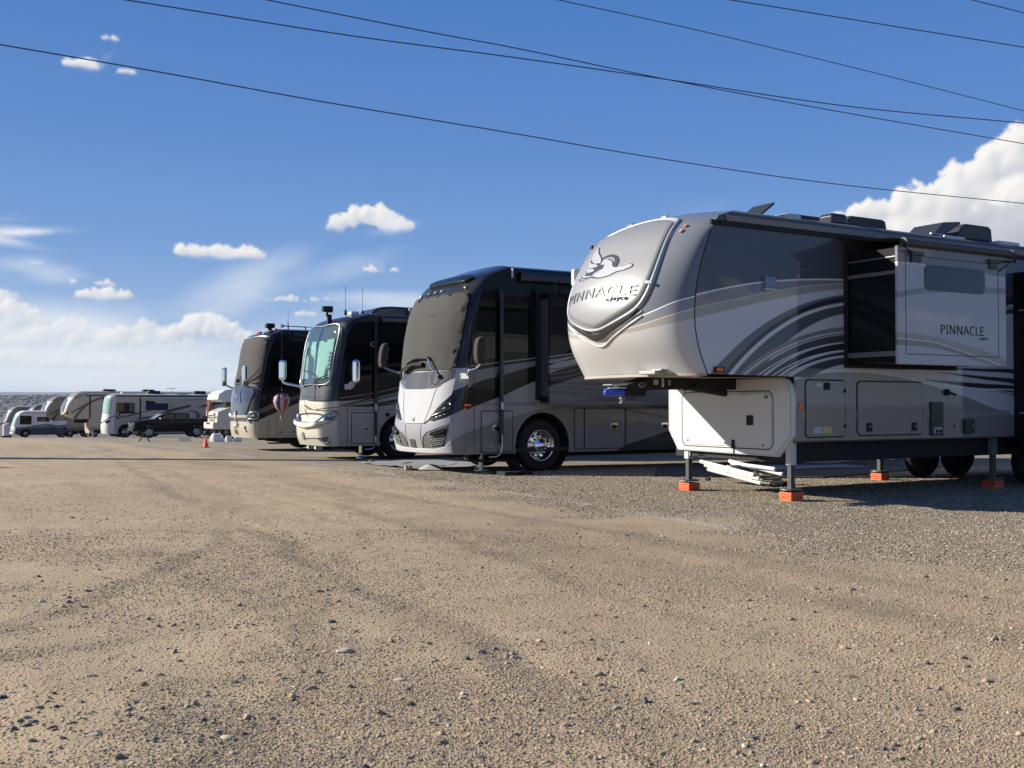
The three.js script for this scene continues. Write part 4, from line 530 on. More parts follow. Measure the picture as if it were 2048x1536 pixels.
  { const a = node('awning_arm', t); part('arm_bar', [BB(-1.02, -.95, .55, 3.45, .05, .12, .012), BB(-1.03, -.99, 3.3, 3.5, -.01, .1)], std(L3(.006, .012, .018), .35), a); part('arm_label', T(plate(rr(-1.015, 1.21, -.955, 1.34, .005), .004), 0, 0, .12), M.pale, a); part('arm_foot', [BB(-1.0, -.975, .48, .72, .11, .125), tube([[-.985, .5, .08], [-.985, .38, .07], [-1.03, .31, 0], [-1.15, .30, -.1]], .022, 20, 8)], M.steel, a); }
  part('awning_case', BB(-.55, XR - .3, 3.66, 3.86, -.005, .13, .05), gloss(L3(.012, .013, .015)), t); part('case_joint', BB(-.72, -.695, 3.73, 3.915, -.03, .05, .005), M.pale, t); part('door_lock', ball(.05, -1.0, 1.86, .0), M.dark, t);
  const s = node('slide_out', t), sart = drawing(-.2, 1.2, 7.4, 2.4, 200, (k) => { stripes(k); bandP(k, '#0a0b0d', [[-.2, 2.1], [.07, 2.1], [.93, 2.42], [3, 2.9]], [[-.2, 1.62], [.07, 1.70], [.93, 1.94], [3, 2.5]]); bandP(k, '#5c5d60', [[-.2, 1.62], [.07, 1.70], [.93, 1.94], [3, 2.5]], [[-.2, 1.2], [3, 1.2]]); bandP(k, silver, [[-.2, 2.02], [.07, 2.1], [.45, 2.18], [1.0, 2.3], [3, 2.7]], [[-.2, 1.88], [.07, 1.95], [.45, 2.05], [1.0, 2.2], [3, 2.62]]); lineP(k, '#a0a1a3', .015, [[-.2, 2.08], [.07, 2.14], [.45, 2.22], [1.0, 2.34]]); for (let i = 0; i < 3; i++) lineP(k, '#4c4d50', .03, [[-.1, 1.79 + i * .09], [.3, 1.84 + i * .09], [.9, 1.99 + i * .1], [2, 2.3 + i * .1]]); bandP(k, '#0a0b0c', [[1.7, 1.62], [2.2, 1.73], [3.1, 1.86]], [[1.7, 1.615], [2.3, 1.66], [3.1, 1.76]]); bandP(k, '#4a4b4e', [[.2, 1.31], [.9, 1.42], [2, 1.55]], [[.2, 1.3], [.9, 1.34], [2, 1.38]]); });
  part('slide_face', T(plate(rr(-.10, 1.29, 7.0, 3.43, .02), .04, .01), 0, 0, .37), sideMat(sart, { clearcoat: .3 }), s); part('slide_end', BB(-.085, -.07, 1.45, 3.34, 0, .38), sideMat(null, { color: L3(.055, .065, .08) }), s); part('slide_box', BB(-.06, 6.96, 1.33, 3.40, -.1, .37), M.black, s); parts('slide_seal', [BB(-.17, -.10, 1.40, 3.5, -.005, .05), BB(-.17, .2, 1.38, 1.44, -.005, .06)], M.seal, s);
  part('window', T(plate(rr(.5, 2.45, 2.2, 3.2, .06), .012, .003), 0, 0, .409), winM, s); part('window', T(plate(rr(3.2, 2.5, 4.6, 3.2, .06), .012, .003), 0, 0, .409), winM, s); part('awning_roller', [cyl(.045, .045, 6.8, 3.5, 3.47, .42, 'x'), B(.06, .2, .06, .02, 3.52, .40, .01)], M.dark, s);
  part('step', [BB(-1.4, -.6, .20, .24, -.75, -.2, .01), rod([-1.3, .24, -.3], [-1.2, .4, -.3], .02), rod([-.7, .24, -.3], [-.8, .4, -.3], .02)], M.dark, t); part('jack', [cyl(.05, .05, .38, -1.1, .2, -.5), cyl(.14, .14, .03, -1.1, .03, -.5)], M.steel, t); part('tow_hook', [tube([[-1.62, .36, -.2], [-1.64, .28, -.18], [-1.58, .26, -.18], [-1.55, .33, -.2]], .014, 16, 6)], M.steel, t);
}
{ const o = thing('jack_pad', 'black rubber pad on the gravel in front of the covered motorhome wheel', 'jack pad', [.02, 0, -20.0], 31 * Math.PI / 180); part('pad', B(.62, .07, .45, 0, .03, 0, .015), M.rubber, o); part('handle', tube([[-.1, .05, .23], [0, .07, .29], [.1, .05, .23]], .012), M.dark, o); }

// ---- black motorhome with cream lower body and a mint sunshade behind its windshield
{
  const t = thing('motorhome', 'black over cream motorhome with a mint sunshade inside its windshield', 'motorhome', [-2.95, -.13, -28.6], 31 * Math.PI / 180);
  const c = nose([[-2.08, .36], [-2.18, .6], [-2.20, .9], [-2.10, 1.15], [-2.10, 1.56], [-1.98, 2.36], [-1.89, 3.02], [-1.75, 3.45], [-1.55, 3.70], [-.9, 3.87]], [[-1.76, .36], [-1.78, .6], [-1.78, .9], [-1.78, 1.2], [-1.76, 1.6], [-1.66, 2.36], [-1.56, 2.95], [-1.48, 3.35], [-1.3, 3.6], [-.9, 3.78]], 3, 1.275);
  const cream = '#a39f92', creamS = '#b9b5a6', brown = '#3b3833';
  const art = drawing(-1.9, .2, 11.4, 3.8, 150, (k) => {
    fillP(k, '#060607', [[-3, 0], [10, 0], [10, 5], [-3, 5]]); lineP(k, '#77746c', .03, [[-1.73, 1.60], [-.82, 1.73], [-.06, 1.89], [3, 2.5]]);
    bandP(k, cream, [[-2, 1.54], [-1.76, 1.53], [-1.45, 1.54], [-.82, 1.63], [-.06, 1.81], [3, 2.35]], [[-2, .2], [10, .2]]);
    for (const [o, w, col] of [[0, .07, brown], [.14, .035, '#54514a'], [.24, .05, '#2c2a27']]) bandP(k, col, [[-1.7, 1.40 + o * .1], [-.82, 1.47 + o * .7], [-.03, 1.60 + o], [3, 2.05 + o]], [[-1.7, 1.39 + o * .1], [-.82, 1.45 + o * .7 - w * .6], [-.03, 1.58 + o - w], [3, 1.98 + o - w]]); bandP(k, brown, [[-1.6, 1.405], [-.82, 1.42], [-.03, 1.48], [3, 1.6]], [[-1.6, 1.39], [-.82, 1.38], [-.03, 1.45], [3, 1.55]]); lineP(k, '#77746c', .012, [[-1.5, 1.31], [2, 1.29], [8, 1.29]]);
    fillP(k, '#7a1512', spl([[-1.06, 1.68], [-.98, 1.72], [-.97, 1.77], [-.92, 1.72], [-.84, 1.73], [-.90, 1.66], [-.88, 1.60], [-.95, 1.64], [-1.0, 1.61], [-1.0, 1.66]], 2, true));
  });
  const mir = (p) => p.map(([a, b]) => [.2 - a, b]), both = (h) => [...h, ...mir(h).reverse()];
  const capArt = drawing(-1.7, 0, 3.4, c.L, 330, (k) => {
    fillP(k, '#0b0c0d', [[-2, -1], [2, -1], [2, 6], [-2, 6]]); fillP(k, creamS, [[-2, -1], [2, -1], [2, 1.80], [1.2, 1.80], [.67, 1.81], [.1, 1.83], [-.5, 1.88], [-2, 1.95]]);
    fillP(k, '#3d3d40', both([[.1, 1.86], [.8, 1.85], [1.2, 1.83], [1.15, 2.1], [.1, 2.1]])); lineP(k, '#1a1a1b', .03, [[-.3, 1.74], [.3, 1.60], [.8, 1.56], [1.7, 1.50]]); lineP(k, '#4e493f', .03, [[.4, 1.60], [.9, 1.63], [1.7, 1.62]]);
    fillP(k, '#4b463e', spl([[-.32, 1.85], [-.1, 1.75], [.2, 1.68], [.5, 1.65], [.2, 1.655], [-.15, 1.71]], 3, true)); fillP(k, '#6a6357', spl([[-.32, 1.79], [-.1, 1.66], [.38, 1.60], [0, 1.60], [-.22, 1.68]], 3, true)); fillP(k, '#4b463e', spl([[-.28, 1.66], [-.2, 1.46], [.08, 1.30], [-.1, 1.44], [-.17, 1.55]], 3, true)); lineP(k, '#e8e4d8', .02, [[-.3, 1.80], [0, 1.70], [.42, 1.63]]);
  });
  const paint = coachShell(t, c, 9.2, .36, art, capArt, [0, .55, .63, L3(.24, .225, .19)], 6.4);
  const fabric = std(L3(.44, .62, .52), .75);
  part('windshield_backing', c.on(plate(both([[.1, 2.12], [.92, 2.12], [1.09, 2.17], [1.14, 2.52], [1.16, 3.02], [1.0, 3.34], [.1, 3.30]]), .006), .004), std(L3(.02, .022, .025), .7), t);
  parts('sunshade', [both([[.14, 2.19], [.98, 2.18], [1.03, 2.66], [1.0, 2.92], [.14, 2.86]]).filter((p) => p[0] > .1), both([[.14, 2.19], [.98, 2.18], [1.03, 2.66], [1.0, 2.92], [.14, 2.86]]).filter((p) => p[0] < .1)].map((p) => c.on(plate(p, .006), .012, .05, (a, b) => Math.sin(a * 6 + b * 2.6) * .016 + fbm(a * 3, b * 2, 2) * .02)), fabric, t);
  part('windshield', c.on(plate(both([[.1, 2.105], [.94, 2.105], [1.1, 2.15], [1.145, 2.52], [1.17, 3.04], [1.02, 3.35], [.1, 3.31]]), .004), .05), new THREE.MeshPhysicalMaterial({ color: L3(.80, .88, .88), roughness: .015, transmission: 1, thickness: 0 }), t);
  part('windshield_trim', c.bead(both([[.1, 2.10], [.94, 2.10], [1.11, 2.15], [1.155, 2.52], [1.18, 3.04], [1.03, 3.36], [.1, 3.32]]), .014, .045, 6), M.steel, t); part('windshield_divider', c.bead([[.25, 2.12], [.2, 2.7], [.16, 3.30]], .014, .04), M.dark, t);
  part('notice', c.on(plate([[.86, 2.30], [1.03, 2.31], [1.02, 2.62], [.88, 2.63]], .004), .035), std(L3(.10, .09, .08), .6), t, 'printed notice'); parts('notice_stripe', [0, 1, 2, 3].map((i) => c.on(plate([[.88, 2.34 + i * .07], [1.01, 2.345 + i * .07], [1.01, 2.365 + i * .07], [.88, 2.36 + i * .07]], .003), .040)), M.pale, t);
  const wv = (pts, n) => { const w = node('wiper', t); part('wiper_arm', tube(pts.map(([a, b, o]) => c.at(a, b, o)), .014, 20, 6), M.dark, w); part('wiper_pivot', ball(.045, ...c.at(pts[0][0], pts[0][1], .04)), M.chrome, w); }; wv([[.5, 2.08, .05], [.38, 2.2, .09], [-.1, 2.28, .09], [-.5, 2.32, .08]]); wv([[-.4, 2.08, .05], [-.42, 2.4, .08], [-.36, 2.75, .08]]); wv([[.3, 2.09, .05], [.5, 2.16, .08], [.98, 2.22, .08]]);
  parts('bonnet_seam', [c.bead([[-.5, 1.92], [.1, 1.915], [.72, 1.905]], .008, .006), c.bead([[.31, 2.1], [.34, 1.95], [.39, 1.83]], .012, .006)], M.seal, t);
  for (const s of [0, 1]) { const f = s ? mir : (p) => p, h = node('headlamp', t), q = f(spl([[.62, 1.19], [.83, 1.37], [1.1, 1.46], [1.45, 1.49], [1.66, 1.48], [1.64, 1.3], [1.5, 1.16], [1.1, 1.17], [.8, 1.07]], 3, true)); part('lamp_bowl', c.on(plate(q, .01), .004), std(L3(.035, .032, .03), .3), h); parts('lamp_bulb', [[1.0, 1.3], [1.2, 1.34], [1.4, 1.36]].map(([a, b]) => new THREE.SphereGeometry(.055, 12, 8).scale(1, 1, 1).translate(...c.at(...f([[a, b]])[0], .01))), M.steel, h); part('lamp_turn', ball(.05, ...c.at(...f([[1.53, 1.38]])[0], .01)), M.orange, h); part('lamp_lens', c.on(plate(q, .004), .07), lensMat, h); }
  part('bumper_brow', c.on(plate(both([[.1, .80], [.59, .86], [1.05, .97], [1.4, 1.13], [1.15, 1.15], [.8, 1.06], [.53, 1.02], [.1, 1.0]]), .10, .04), .0), gloss(L3(.58, .56, .48)), t); part('brow_line', c.bead(both([[.1, 1.035], [.5, 1.05], [.66, 1.15], [.85, 1.38]]), .016, .02), M.dark, t); part('bumper_groove', c.bead([[-.1, .36], [.5, .40], [1.0, .43], [1.25, .45]], .014, .006), std(L3(.06, .055, .05), .6), t);
  part('fog_lamp', [c.on(plate(spl([[.8, .38], [1.25, .43], [1.2, .26], [1.0, .20]], 4, true), .02, .006), .004)], std(L3(.15, .14, .12), .4), t); part('fog_trim', c.bead([[.72, .37], [.9, .22], [1.1, .2], [1.22, .30], [1.27, .43]], .022, .02), M.chrome, t); part('tow_plate', c.on(plate([[-.21, .62], [-.08, .625], [-.075, .30], [-.215, .32]], .014), .01), M.grey, t);
  parts('tow_bracket', [B(.2, .1, .12, -1.95, .30, -.95, .02), B(.2, .1, .12, -1.95, .30, -1.5, .02)], M.pale, t);
  // side
  part('window', T(plate([[-1.52, 2.95], [-.87, 3.0], [-.87, 2.1], [-1.6, 2.0]], .014, .004), 0, 0, -.002), M.glass, t); part('window', T(plate(rr(-.6, 2.2, .6, 3.05, .08), .014, .004), 0, 0, -.002), M.glass, t); part('window', T(plate(rr(2.0, 2.2, 3.4, 3.05, .08), .014, .004), 0, 0, -.002), M.glass, t);
  part('seam', BB(-1.53, -1.52, .38, 1.42, -.005, .004), M.seal, t); const bd = hatch(t, 'baggage_door', -1.40, .43, -.78, 1.215, .015, paint, 0, .01); part('latch', T(plate(rr(-1.07, .76, -.92, .85, .015), .014, .004), 0, 0, .01), M.pale, bd); part('latch_cup', T(plate(rr(-1.05, .785, -.94, .825, .01), .004), 0, 0, .025), M.seal, bd); hatch(t, 'baggage_door', .85, .43, 2.2, 1.215, .015, paint, 0, .01); part('fuel_cap', cyl(.055, .06, .04, -.40, 1.17, .015, 'z'), M.dark, t);
  { const a = node('awning_arm', t); part('arm_bar', [BB(-.80, -.73, .62, 3.6, .04, .10, .012)], std(L3(.006, .008, .01), .35), a); part('arm_label', T(plate(rr(-.80, 1.27, -.73, 1.46, .005), .004), 0, 0, .10), M.pale, a); part('arm_foot', [tube([[-.765, .62, .08], [-.765, .45, .07], [-.80, .30, 0], [-1.0, .26, -.1]], .022, 20, 8)], M.steel, a); part('arm_catch', new THREE.TorusGeometry(.06, .012, 6, 20).translate(-.84, 3.02, .06), M.steel, a); }
  part('awning_case', BB(-.6, 9, 3.58, 3.76, -.005, .12, .05), gloss(L3(.010, .010, .011)), t); part('side_lamp', BB(.42, .455, 3.1, 3.27, .0, .02, .006), M.pale, t);
  { const m = node('mirror', t); part('mirror_shell', [B(.20, .64, .26, -1.45, 2.28, .36, .095)], M.chrome, m); part('mirror_bracket', [T(plate(spl([[-1.55, 1.98], [-1.47, 2.06], [-1.4, 2.2], [-1.38, 2.0], [-1.46, 1.86], [-1.55, 1.86]], 3, true), .1, .02), 0, 0, .12), BB(-1.62, -1.46, 1.82, 1.97, 0, .14, .03)], M.pale, m); }
  { const m = node('mirror', t); part('mirror_shell', [B(.16, .56, .30, -2.26, 2.40, -2.92, .075)], M.chrome, m); part('mirror_arm', [tube([[-2.27, 2.15, -2.92], [-2.24, 2.06, -2.9], [-2.0, 1.98, -2.7], [-1.78, 1.92, -2.5]], .035, 24, 8), B(.16, .2, .12, -1.82, 1.85, -2.45, .03)], M.chrome, m); }
  part('roof_pod', [T(plate(spl([[-.62, 3.80], [-.5, 4.0], [-.2, 4.09], [.8, 4.10], [1.6, 4.08], [1.7, 3.8]], 4, true), .9, .08), 0, 0, -1.5)], gloss(L3(.022, .02, .018), { roughness: .4 }), t); part('pod_lamp', B(.1, .2, .2, .52, 3.97, -.55, .04), M.grey, t); part('roof_dome', B(.24, .12, .3, -1.07, 3.86, -.72, .045), M.white, t);
  for (const x of [-1.22, -.73]) { const a = node('whip_antenna', t); part('antenna_base', cyl(.03, .04, .14, x, 3.9, -.9), M.dark, a); part('antenna_rod', rod([x, 3.95, -.9], [x, 4.62, -.9], .005, 6), M.dark, a); }
  { const m = node('searchlight', t); part('light_head', cyl(.075, .09, .27, -1.74, 3.97, -.9, 'x'), M.dark, m); part('light_post', [cyl(.025, .04, .14, -1.74, 3.85, -.9), B(.12, .3, .1, -1.68, 3.68, -.9, .02)], M.dark, m); }
  part('jack', [cyl(.05, .05, .38, -1.0, .2, -.35), cyl(.13, .13, .03, -1.0, .03, -.35), ball(.07, -1.0, .1, -.33)], M.chrome, t);
}

// ---- farthest motorhome of the row: black over cream with a mesh cover and chrome mirrors
{
  const t = thing('motorhome', 'black over cream motorhome with a mesh windshield cover and tall chrome mirrors', 'motorhome', [-7.79, -.17, -34.4], 31 * Math.PI / 180);
  const c = nose([[-.6, .42], [-.66, .7], [-.66, .98], [-.64, 1.4], [-.6, 1.8], [-.4, 2.62], [-.3, 3.3], [-.2, 3.6], [-.05, 3.78], [.5, 3.97]], [[-.3, .42], [-.32, .7], [-.32, .98], [-.3, 1.4], [-.22, 1.8], [-.08, 2.6], [.04, 3.2], [.12, 3.45], [.26, 3.7], [.6, 3.87]], 3, 1.275);
  const cream = '#a39d8c', mir = (p) => p.map(([a, b]) => [.3 - a, b]), both = (h) => [...h, ...mir(h).reverse()];
  const art = drawing(-.5, .2, 11, 3.8, 150, (k) => { fillP(k, '#060607', [[-3, 0], [12, 0], [12, 5], [-3, 5]]); bandP(k, '#5c574c', [[-.5, 1.26], [.38, 1.6], [1.05, 1.81], [4, 2.4]], [[-.5, 1.1], [.38, 1.46], [1.05, 1.72], [4, 2.3]]); bandP(k, cream, [[-.5, .90], [-.36, .98], [.38, 1.28], [1.05, 1.55], [4, 2.1]], [[-.5, .2], [12, .2]]); });
  const capArt = drawing(-1.7, 0, 3.4, c.L, 300, (k) => { fillP(k, '#0a0b0d', [[-2, -1], [2, -1], [2, 6], [-2, 6]]); fillP(k, '#aca593', [[-2, -1], [2, -1], [2, .90], [1.6, .855], [-2, .84]]); });
  const paint = coachShell(t, c, 10.4, .42, art, capArt, [1.9, .55, .63, L3(.22, .2, .16)], 8.0);
  const cover = part('windshield_cover', c.on(plate(both([[.15, 2.02], [.93, 2.01], [1.44, 2.03], [1.44, 2.35], [1.37, 2.94], [1.25, 3.30], [.88, 3.33], [.15, 3.24]]), .006), .02, .06, (a, b) => fbm(a * 3, b * 1.3, 3) * .014 + Math.max(0, b - 2.9) * vn(a * 8, b * 4) * .06), M.mesh, t);
  parts('tie_loop', [[1.2, 3.24], [.95, 3.27], [1.32, 2.9], [1.4, 2.5], [1.4, 2.15]].map(([a, b]) => c.bead([[a - .05, b + .05], [a - .04, b - .03], [a, b - .06], [a + .04, b - .03], [a + .05, b + .05]], .009, .04)), M.dark, cover);
  part('brow_trim', c.bead([[-.6, 3.34], [.15, 3.36], [.9, 3.43], [1.35, 3.46]], .02, .008), M.steel, t);
  part('chrome_nose', c.on(plate(both([[.15, 1.02], [.7, 1.05], [.92, 1.3], [1.05, 1.65], [1.2, 1.85], [1.0, 1.97], [.15, 2.0]]), .02, .006), .004), gloss(L3(.10, .11, .12), { metalness: .7, roughness: .12 }), t, 'mirror-like grey panel'); { const e = []; for (let i = 0; i <= 28; i++) e.push([.14 + Math.cos(i / 28 * 6.283) * .13, 1.66 + Math.sin(i / 28 * 6.283) * .15]); part('emblem', [c.bead(e, .012, .03, 2), c.bead([[.14, 1.8], [.14, 1.2]], .008, .028), c.bead([[.2, 1.95], [.38, 1.55]], .022, .03)], M.chrome, t); }
  part('grille_bar', c.on(plate(both([[.15, .985], [.9, 1.0], [.93, 1.09], [.15, 1.085]]), .03, .01), .006), std(L3(.3, .29, .26), .35), t); part('grille_gap', c.on(plate(both([[.15, .86], [.95, .87], [.97, .975], [.15, .965]]), .01), .006), M.seal, t);
  for (const s of [0, 1]) { const f = s ? mir : (p) => p, h = node('headlamp', t), q = f(spl([[.97, 1.0], [1.05, 1.15], [1.3, 1.19], [1.6, 1.17], [1.66, 1.08], [1.58, .98], [1.1, .965]], 3, true)); part('lamp_bowl', c.on(plate(q, .01), .005), std(L3(.05, .05, .048), .3), h); parts('lamp_bulb', [[1.15, 1.07], [1.32, 1.08]].map(([a, b]) => ball(.055, ...c.at(...f([[a, b]])[0], .012))), M.chrome, h); part('lamp_rim', c.bead([...q, q[0]], .018, .02, 2), M.steel, h); }
  part('vent', [c.on(plate(oval(.75, .50, .055, .13, 16), .012), .006)], M.dark, t); part('vent_scoop', c.on(plate(oval(.76, .39, .06, .05, 16), .04, .015), .006), M.white, t); part('tow_plate', c.on(plate(rr(-.02, .16, .12, .38, .01), .012), .006), M.grey, t); part('lamp_glint', ball(.05, ...c.at(1.02, .88, .02)), M.chrome, t);
  { const l = node('white_twig_ornament', t); part('twig', [[[.0, .18], [.02, .55], [.08, .8], [.06, 1.05], [.02, 1.25]], [[.08, .8], [.18, .72], [.22, .78]], [[.03, .6], [-.08, .72]], [[.07, .98], [-.06, 1.15]], [[.05, .7], [.18, .58]]].map((p) => c.bead(p, .026, .05)), M.white, l); }
  part('seam', [BB(0, .008, .45, 1.1, -.004, .004), BB(.25, .258, .45, 1.2, -.004, .004)], M.seal, t); part('vent', [B(.06, .04, .02, .40, .6, .01), B(.06, .04, .02, .84, .6, .01)], M.dark, t); part('window', T(plate([[.12, 3.0], [.9, 3.05], [.9, 2.15], [-.02, 2.05]], .014, .004), 0, 0, -.002), M.glass, t); part('window', T(plate(rr(1.1, 2.2, 2.2, 3.1, .08), .014, .004), 0, 0, -.002), M.glass, t);
  part('awning_case', BB(.8, 10, 3.66, 3.84, -.005, .12, .05), M.black, t); part('side_lamp', BB(1.34, 1.37, 3.2, 3.36, .0, .02, .006), M.pale, t); part('side_loop', [new THREE.TorusGeometry(.11, .02, 6, 20).translate(.45, 2.7, .02)], M.grey, t);
  const mm = (x, y, z, arm) => { const m = node('mirror', t); part('mirror_shell', B(.15, .5, .26, x, y, z, .06), M.chrome, m); part('mirror_foot', B(.15, .16, .16, x, y - .3, z, .04), M.grey, m); part('mirror_arm', tube(arm, .032, 24, 8), M.steel, m); }; mm(-.585, 2.5, -2.95, [[-.585, 2.2, -2.95], [-.5, 2.12, -2.85], [-.25, 1.98, -2.5]]); mm(-.87, 2.45, .30, [[-.87, 2.15, .30], [-.75, 2.06, .2], [-.5, 2.0, .05], [-.25, 1.97, -.05]]);
  { const w = node('wiper', t); part('wiper_arm', [tube([c.at(.5, 2.0, .05), c.at(.9, 2.1, .1), c.at(1.3, 2.25, .1)], .02, 20, 6), tube([c.at(-.3, 2.06, .06), c.at(.1, 2.1, .12), c.at(.5, 1.98, .1)], .05, 20, 6)], M.dark, w); part('wiper_pivot', B(.2, .08, .12, ...c.at(1.2, 1.93, .06), .02), M.pale, w); }
  { const m = node('searchlight', t); part('light_head', B(.3, .16, .24, .33, 4.08, -.9, .05).rotateZ(-.0), M.dark, m); part('light_post', [cyl(.05, .08, .1, .33, 3.98, -.9)], M.dark, m); }
  for (const a of [-.5, -.38, -.25, .62]) part('clearance_lamp', B(.09, .05, .09, ...c.at(a, a > 0 ? 4.0 : 3.86, .02), .015), M.orange, t); part('clearance_lamp', ball(.04, ...c.at(.75, 3.6, .01)), M.chrome, t);
  { const h = node('air_horn', t); part('horn_tube', [rod([.72, 4.07, -.6], [1.5, 4.06, -.6], .018), new THREE.CylinderGeometry(.03, .075, .12, 16).rotateZ(-Math.PI / 2).translate(.66, 4.07, -.6), rod([1.5, 4.06, -.6], [1.85, 4.07, -.6], .012)], M.steel, h); part('horn_post', [cyl(.02, .02, .14, .85, 4.0, -.6), cyl(.02, .02, .14, 1.45, 4.0, -.6)], M.dark, h); } { const a = node('whip_antenna', t); part('antenna_base', cyl(.015, .02, .3, .88, 4.08, -.7), M.dark, a); part('antenna_rod', rod([.88, 4.1, -.7], [.88, 4.6, -.7], .005, 6), M.dark, a); }
  part('step', [BB(.1, .8, .22, .26, -.4, -.05, .01), BB(.5, 1.0, .26, .42, -.8, -.2, .02)], M.dark, t);
}
// ------------------------------------------------------------------ things round the row
const RA = 31 * Math.PI / 180;
// stacks of orange leveling blocks under the trailer's jacks
{
  const dust = grainTexture(256, 8, (d, n, r) => { for (let i = 0; i < n * n; i++) { const x = i % n, y = i / n | 0, v = ss(-.1, .5, fbm(x / 22, y / 22, 4) + (r() - .5) * .3); d[i * 4] = mix(233, 190, v); d[i * 4 + 1] = mix(98, 112, v); d[i * 4 + 2] = mix(46, 72, v); d[i * 4 + 3] = 255; } }); dust.colorSpace = THREE.SRGBColorSpace;
  const oranges = [L3(1, 1, 1), L3(.86, .84, .84), L3(.95, .9, .88)].map((c) => std(c, .6, { map: dust }));
  const slab = join([B(.225, .026, .225, 0, .017, 0, .004), ...[-.08, -.027, .027, .08].map((x) => B(.035, .01, .2, x, .004, 0, .003))]);
  [[3.77, 14.53, 'orange leveling block stack under the near front jack, half in sun'], [2.69, 16.33, 'orange leveling block stack under the far front jack, left of the folded steps'], [7.49, 16.77, 'orange leveling block stack under the rear jack, at the right in shade'], [6.37, 18.63, 'orange leveling block stack deep under the trailer behind the wheels']].forEach(([X, D, label], k) => {
    const t = thing('leveling_block_stack', label, 'leveling blocks', [X, groundY(X, D) - .006, -D], RA + (k % 2 ? .04 : -.03), 'orange leveling blocks under the trailer');
    for (let i = 0; i < 4; i++) { const p = part('leveling_block', slab, oranges[(i + k) % 3], t); p.position.y = i * .0315; p.rotation.y = (i % 2 - .5) * .02; }
  });
}
// folded white steps lying on the gravel
{
  const t = thing('folding_steps', 'folded white metal entry steps lying on the gravel under the trailer nose', 'folding steps', [3.80, .02, -17.65], -.88); t.scale.set(1.35, 1.15, 1.15);
  const wm = std(L3(.78, .78, .76), .4);
  for (const [y, z, x0, x1, k] of [[.04, .19, -.42, .38, 0], [.15, .22, -.52, .30, .0], [.10, .20, -.46, .36, 0], [.15, -.2, -.36, .44, 0], [.06, -.2, -.40, .42, 0], [.22, -.16, -.30, .36, .1]]) part('rail', rod([x0, y + .13 - k, z], [x1, y - .02, z], .028, 8), wm, t);
  for (const [x, y] of [[.34, .07], [.45, .03], [.24, .10]]) { const s = part('tread', B(.16, .022, .44, x, y, 0, .006), M.grey, t); parts('grip_strip', [-.05, 0, .05].map((q) => B(.016, .006, .42, x + q, y + .013, 0)), std(L3(.3, .27, .13), .7), s); }
  parts('hinge', [[-.1, .12, .18], [.05, .10, -.19], [-.18, .2, -.15]].map((p) => B(.09, .07, .05, ...p, .012)), M.dark, t); parts('foot', [[.5, .0, .2], [.5, .0, -.2], [-.42, .03, .19]].map((p) => B(.07, .05, .05, ...p, .015)), M.rubber, t); part('strap', tube([[-.3, .16, 0], [-.1, .2, .05], [.1, .15, -.1], [.22, .1, 0]], .025), M.dark, t);
}
function mat_(name, label, pts, m, y, wave) {          // a sheet lying on the ground, its outline in (X, D)
  const g = new TessellateModifier(.45, 6).modify(flat(new THREE.ExtrudeGeometry(shp(pts), { depth: .006, bevelEnabled: false }))), q = g.attributes.position;
  for (let i = 0; i < q.count; i++) { const X = q.getX(i), D = q.getY(i), z = q.getZ(i); q.setXYZ(i, X, groundY(X, D) + y + z + (wave ? wave(X, D) : 0), -D); }
  g.computeVertexNormals(); return tag(part(name, toCreasedNormals(g, 1), m, scene), label, 'ground mat');
}
mat_('ground_mat', 'grey woven ground mat in front of the covered motorhome, its corner flipped up', [[-3.49, 24.9], [-2.48, 28.2], [-.4, 26.9], [-.87, 22.4], [-2.0, 21.3]], std(L3(.22, .215, .20), .95), .02, (X, D) => fbm(X * 1.6, D * 1.1, 3) * .05 + Math.max(0, vn(X * 3, D * 1.7)) * .02);
mat_('ground_mat', 'dark mat on the gravel beyond the folded steps', [[2.6, 19.6], [3.4, 24.5], [8.2, 27.2], [8.9, 22.2], [5.4, 18.9]], std(L3(.065, .062, .058), .95), .014, (X, D) => fbm(X, D, 2) * .012);
mat_('ground_mat', 'bluish grey ribbed rug strip lying behind the trailer jacks', [[4.1, 20.6], [4.4, 22.2], [7.2, 23.6], [7.3, 22.0]], std(L3(.20, .23, .28), .9), .03, (X, D) => Math.abs(vn(X * 9, D * 3)) * .014);
tag(part('sewer_hose', tube([[6.2, .10, -22.9], [6.8, .07, -23.2], [7.4, .09, -23.6], [8.0, .13, -23.9], [8.6, .06, -24.3]], .05, 60, 10), std(L3(.2, .2, .2), .5), scene), 'grey sewer hose lying on the ground between the trailer and the next motorhome', 'hose');
function rock(label, X, D, s, tone, seed) { const g = new THREE.IcosahedronGeometry(1, 5), p = g.attributes.position; for (let i = 0; i < p.count; i++) { const x = p.getX(i), y = p.getY(i), z = p.getZ(i), k = 1 + fbm(x * 1.3 + seed, y * 1.3 + z * 1.9, 4) * .45; p.setXYZ(i, x * k * s, y * k * s * .8, z * k * s); } g.computeVertexNormals(); const o = part('rock', g, std(tone, .95), scene); o.position.set(X, groundY(X, D) + s * .5, -D); tag(o, label, 'rock'); }
rock('tan rock holding down the grey mat corner', -2.05, 21.35, .085, L3(.38, .31, .22), 3); rock('small grey rock on the far corner of the grey mat', -3.3, 25.2, .065, L3(.16, .15, .14), 6);
tag(part('mat_flap', grid((u, v) => [-1.86 + u * .5, .02 + Math.sin(v * Math.PI) * .10 * (1 - Math.abs(u * 2 - 1) ** 2) + groundY(-1.8, 21.3), -21.25 - v * .35 + u * .05], 14, 10), std(L3(.42, .41, .38), .9), scene), 'flipped up pale corner of the grey mat beside the tan rock', 'mat corner');
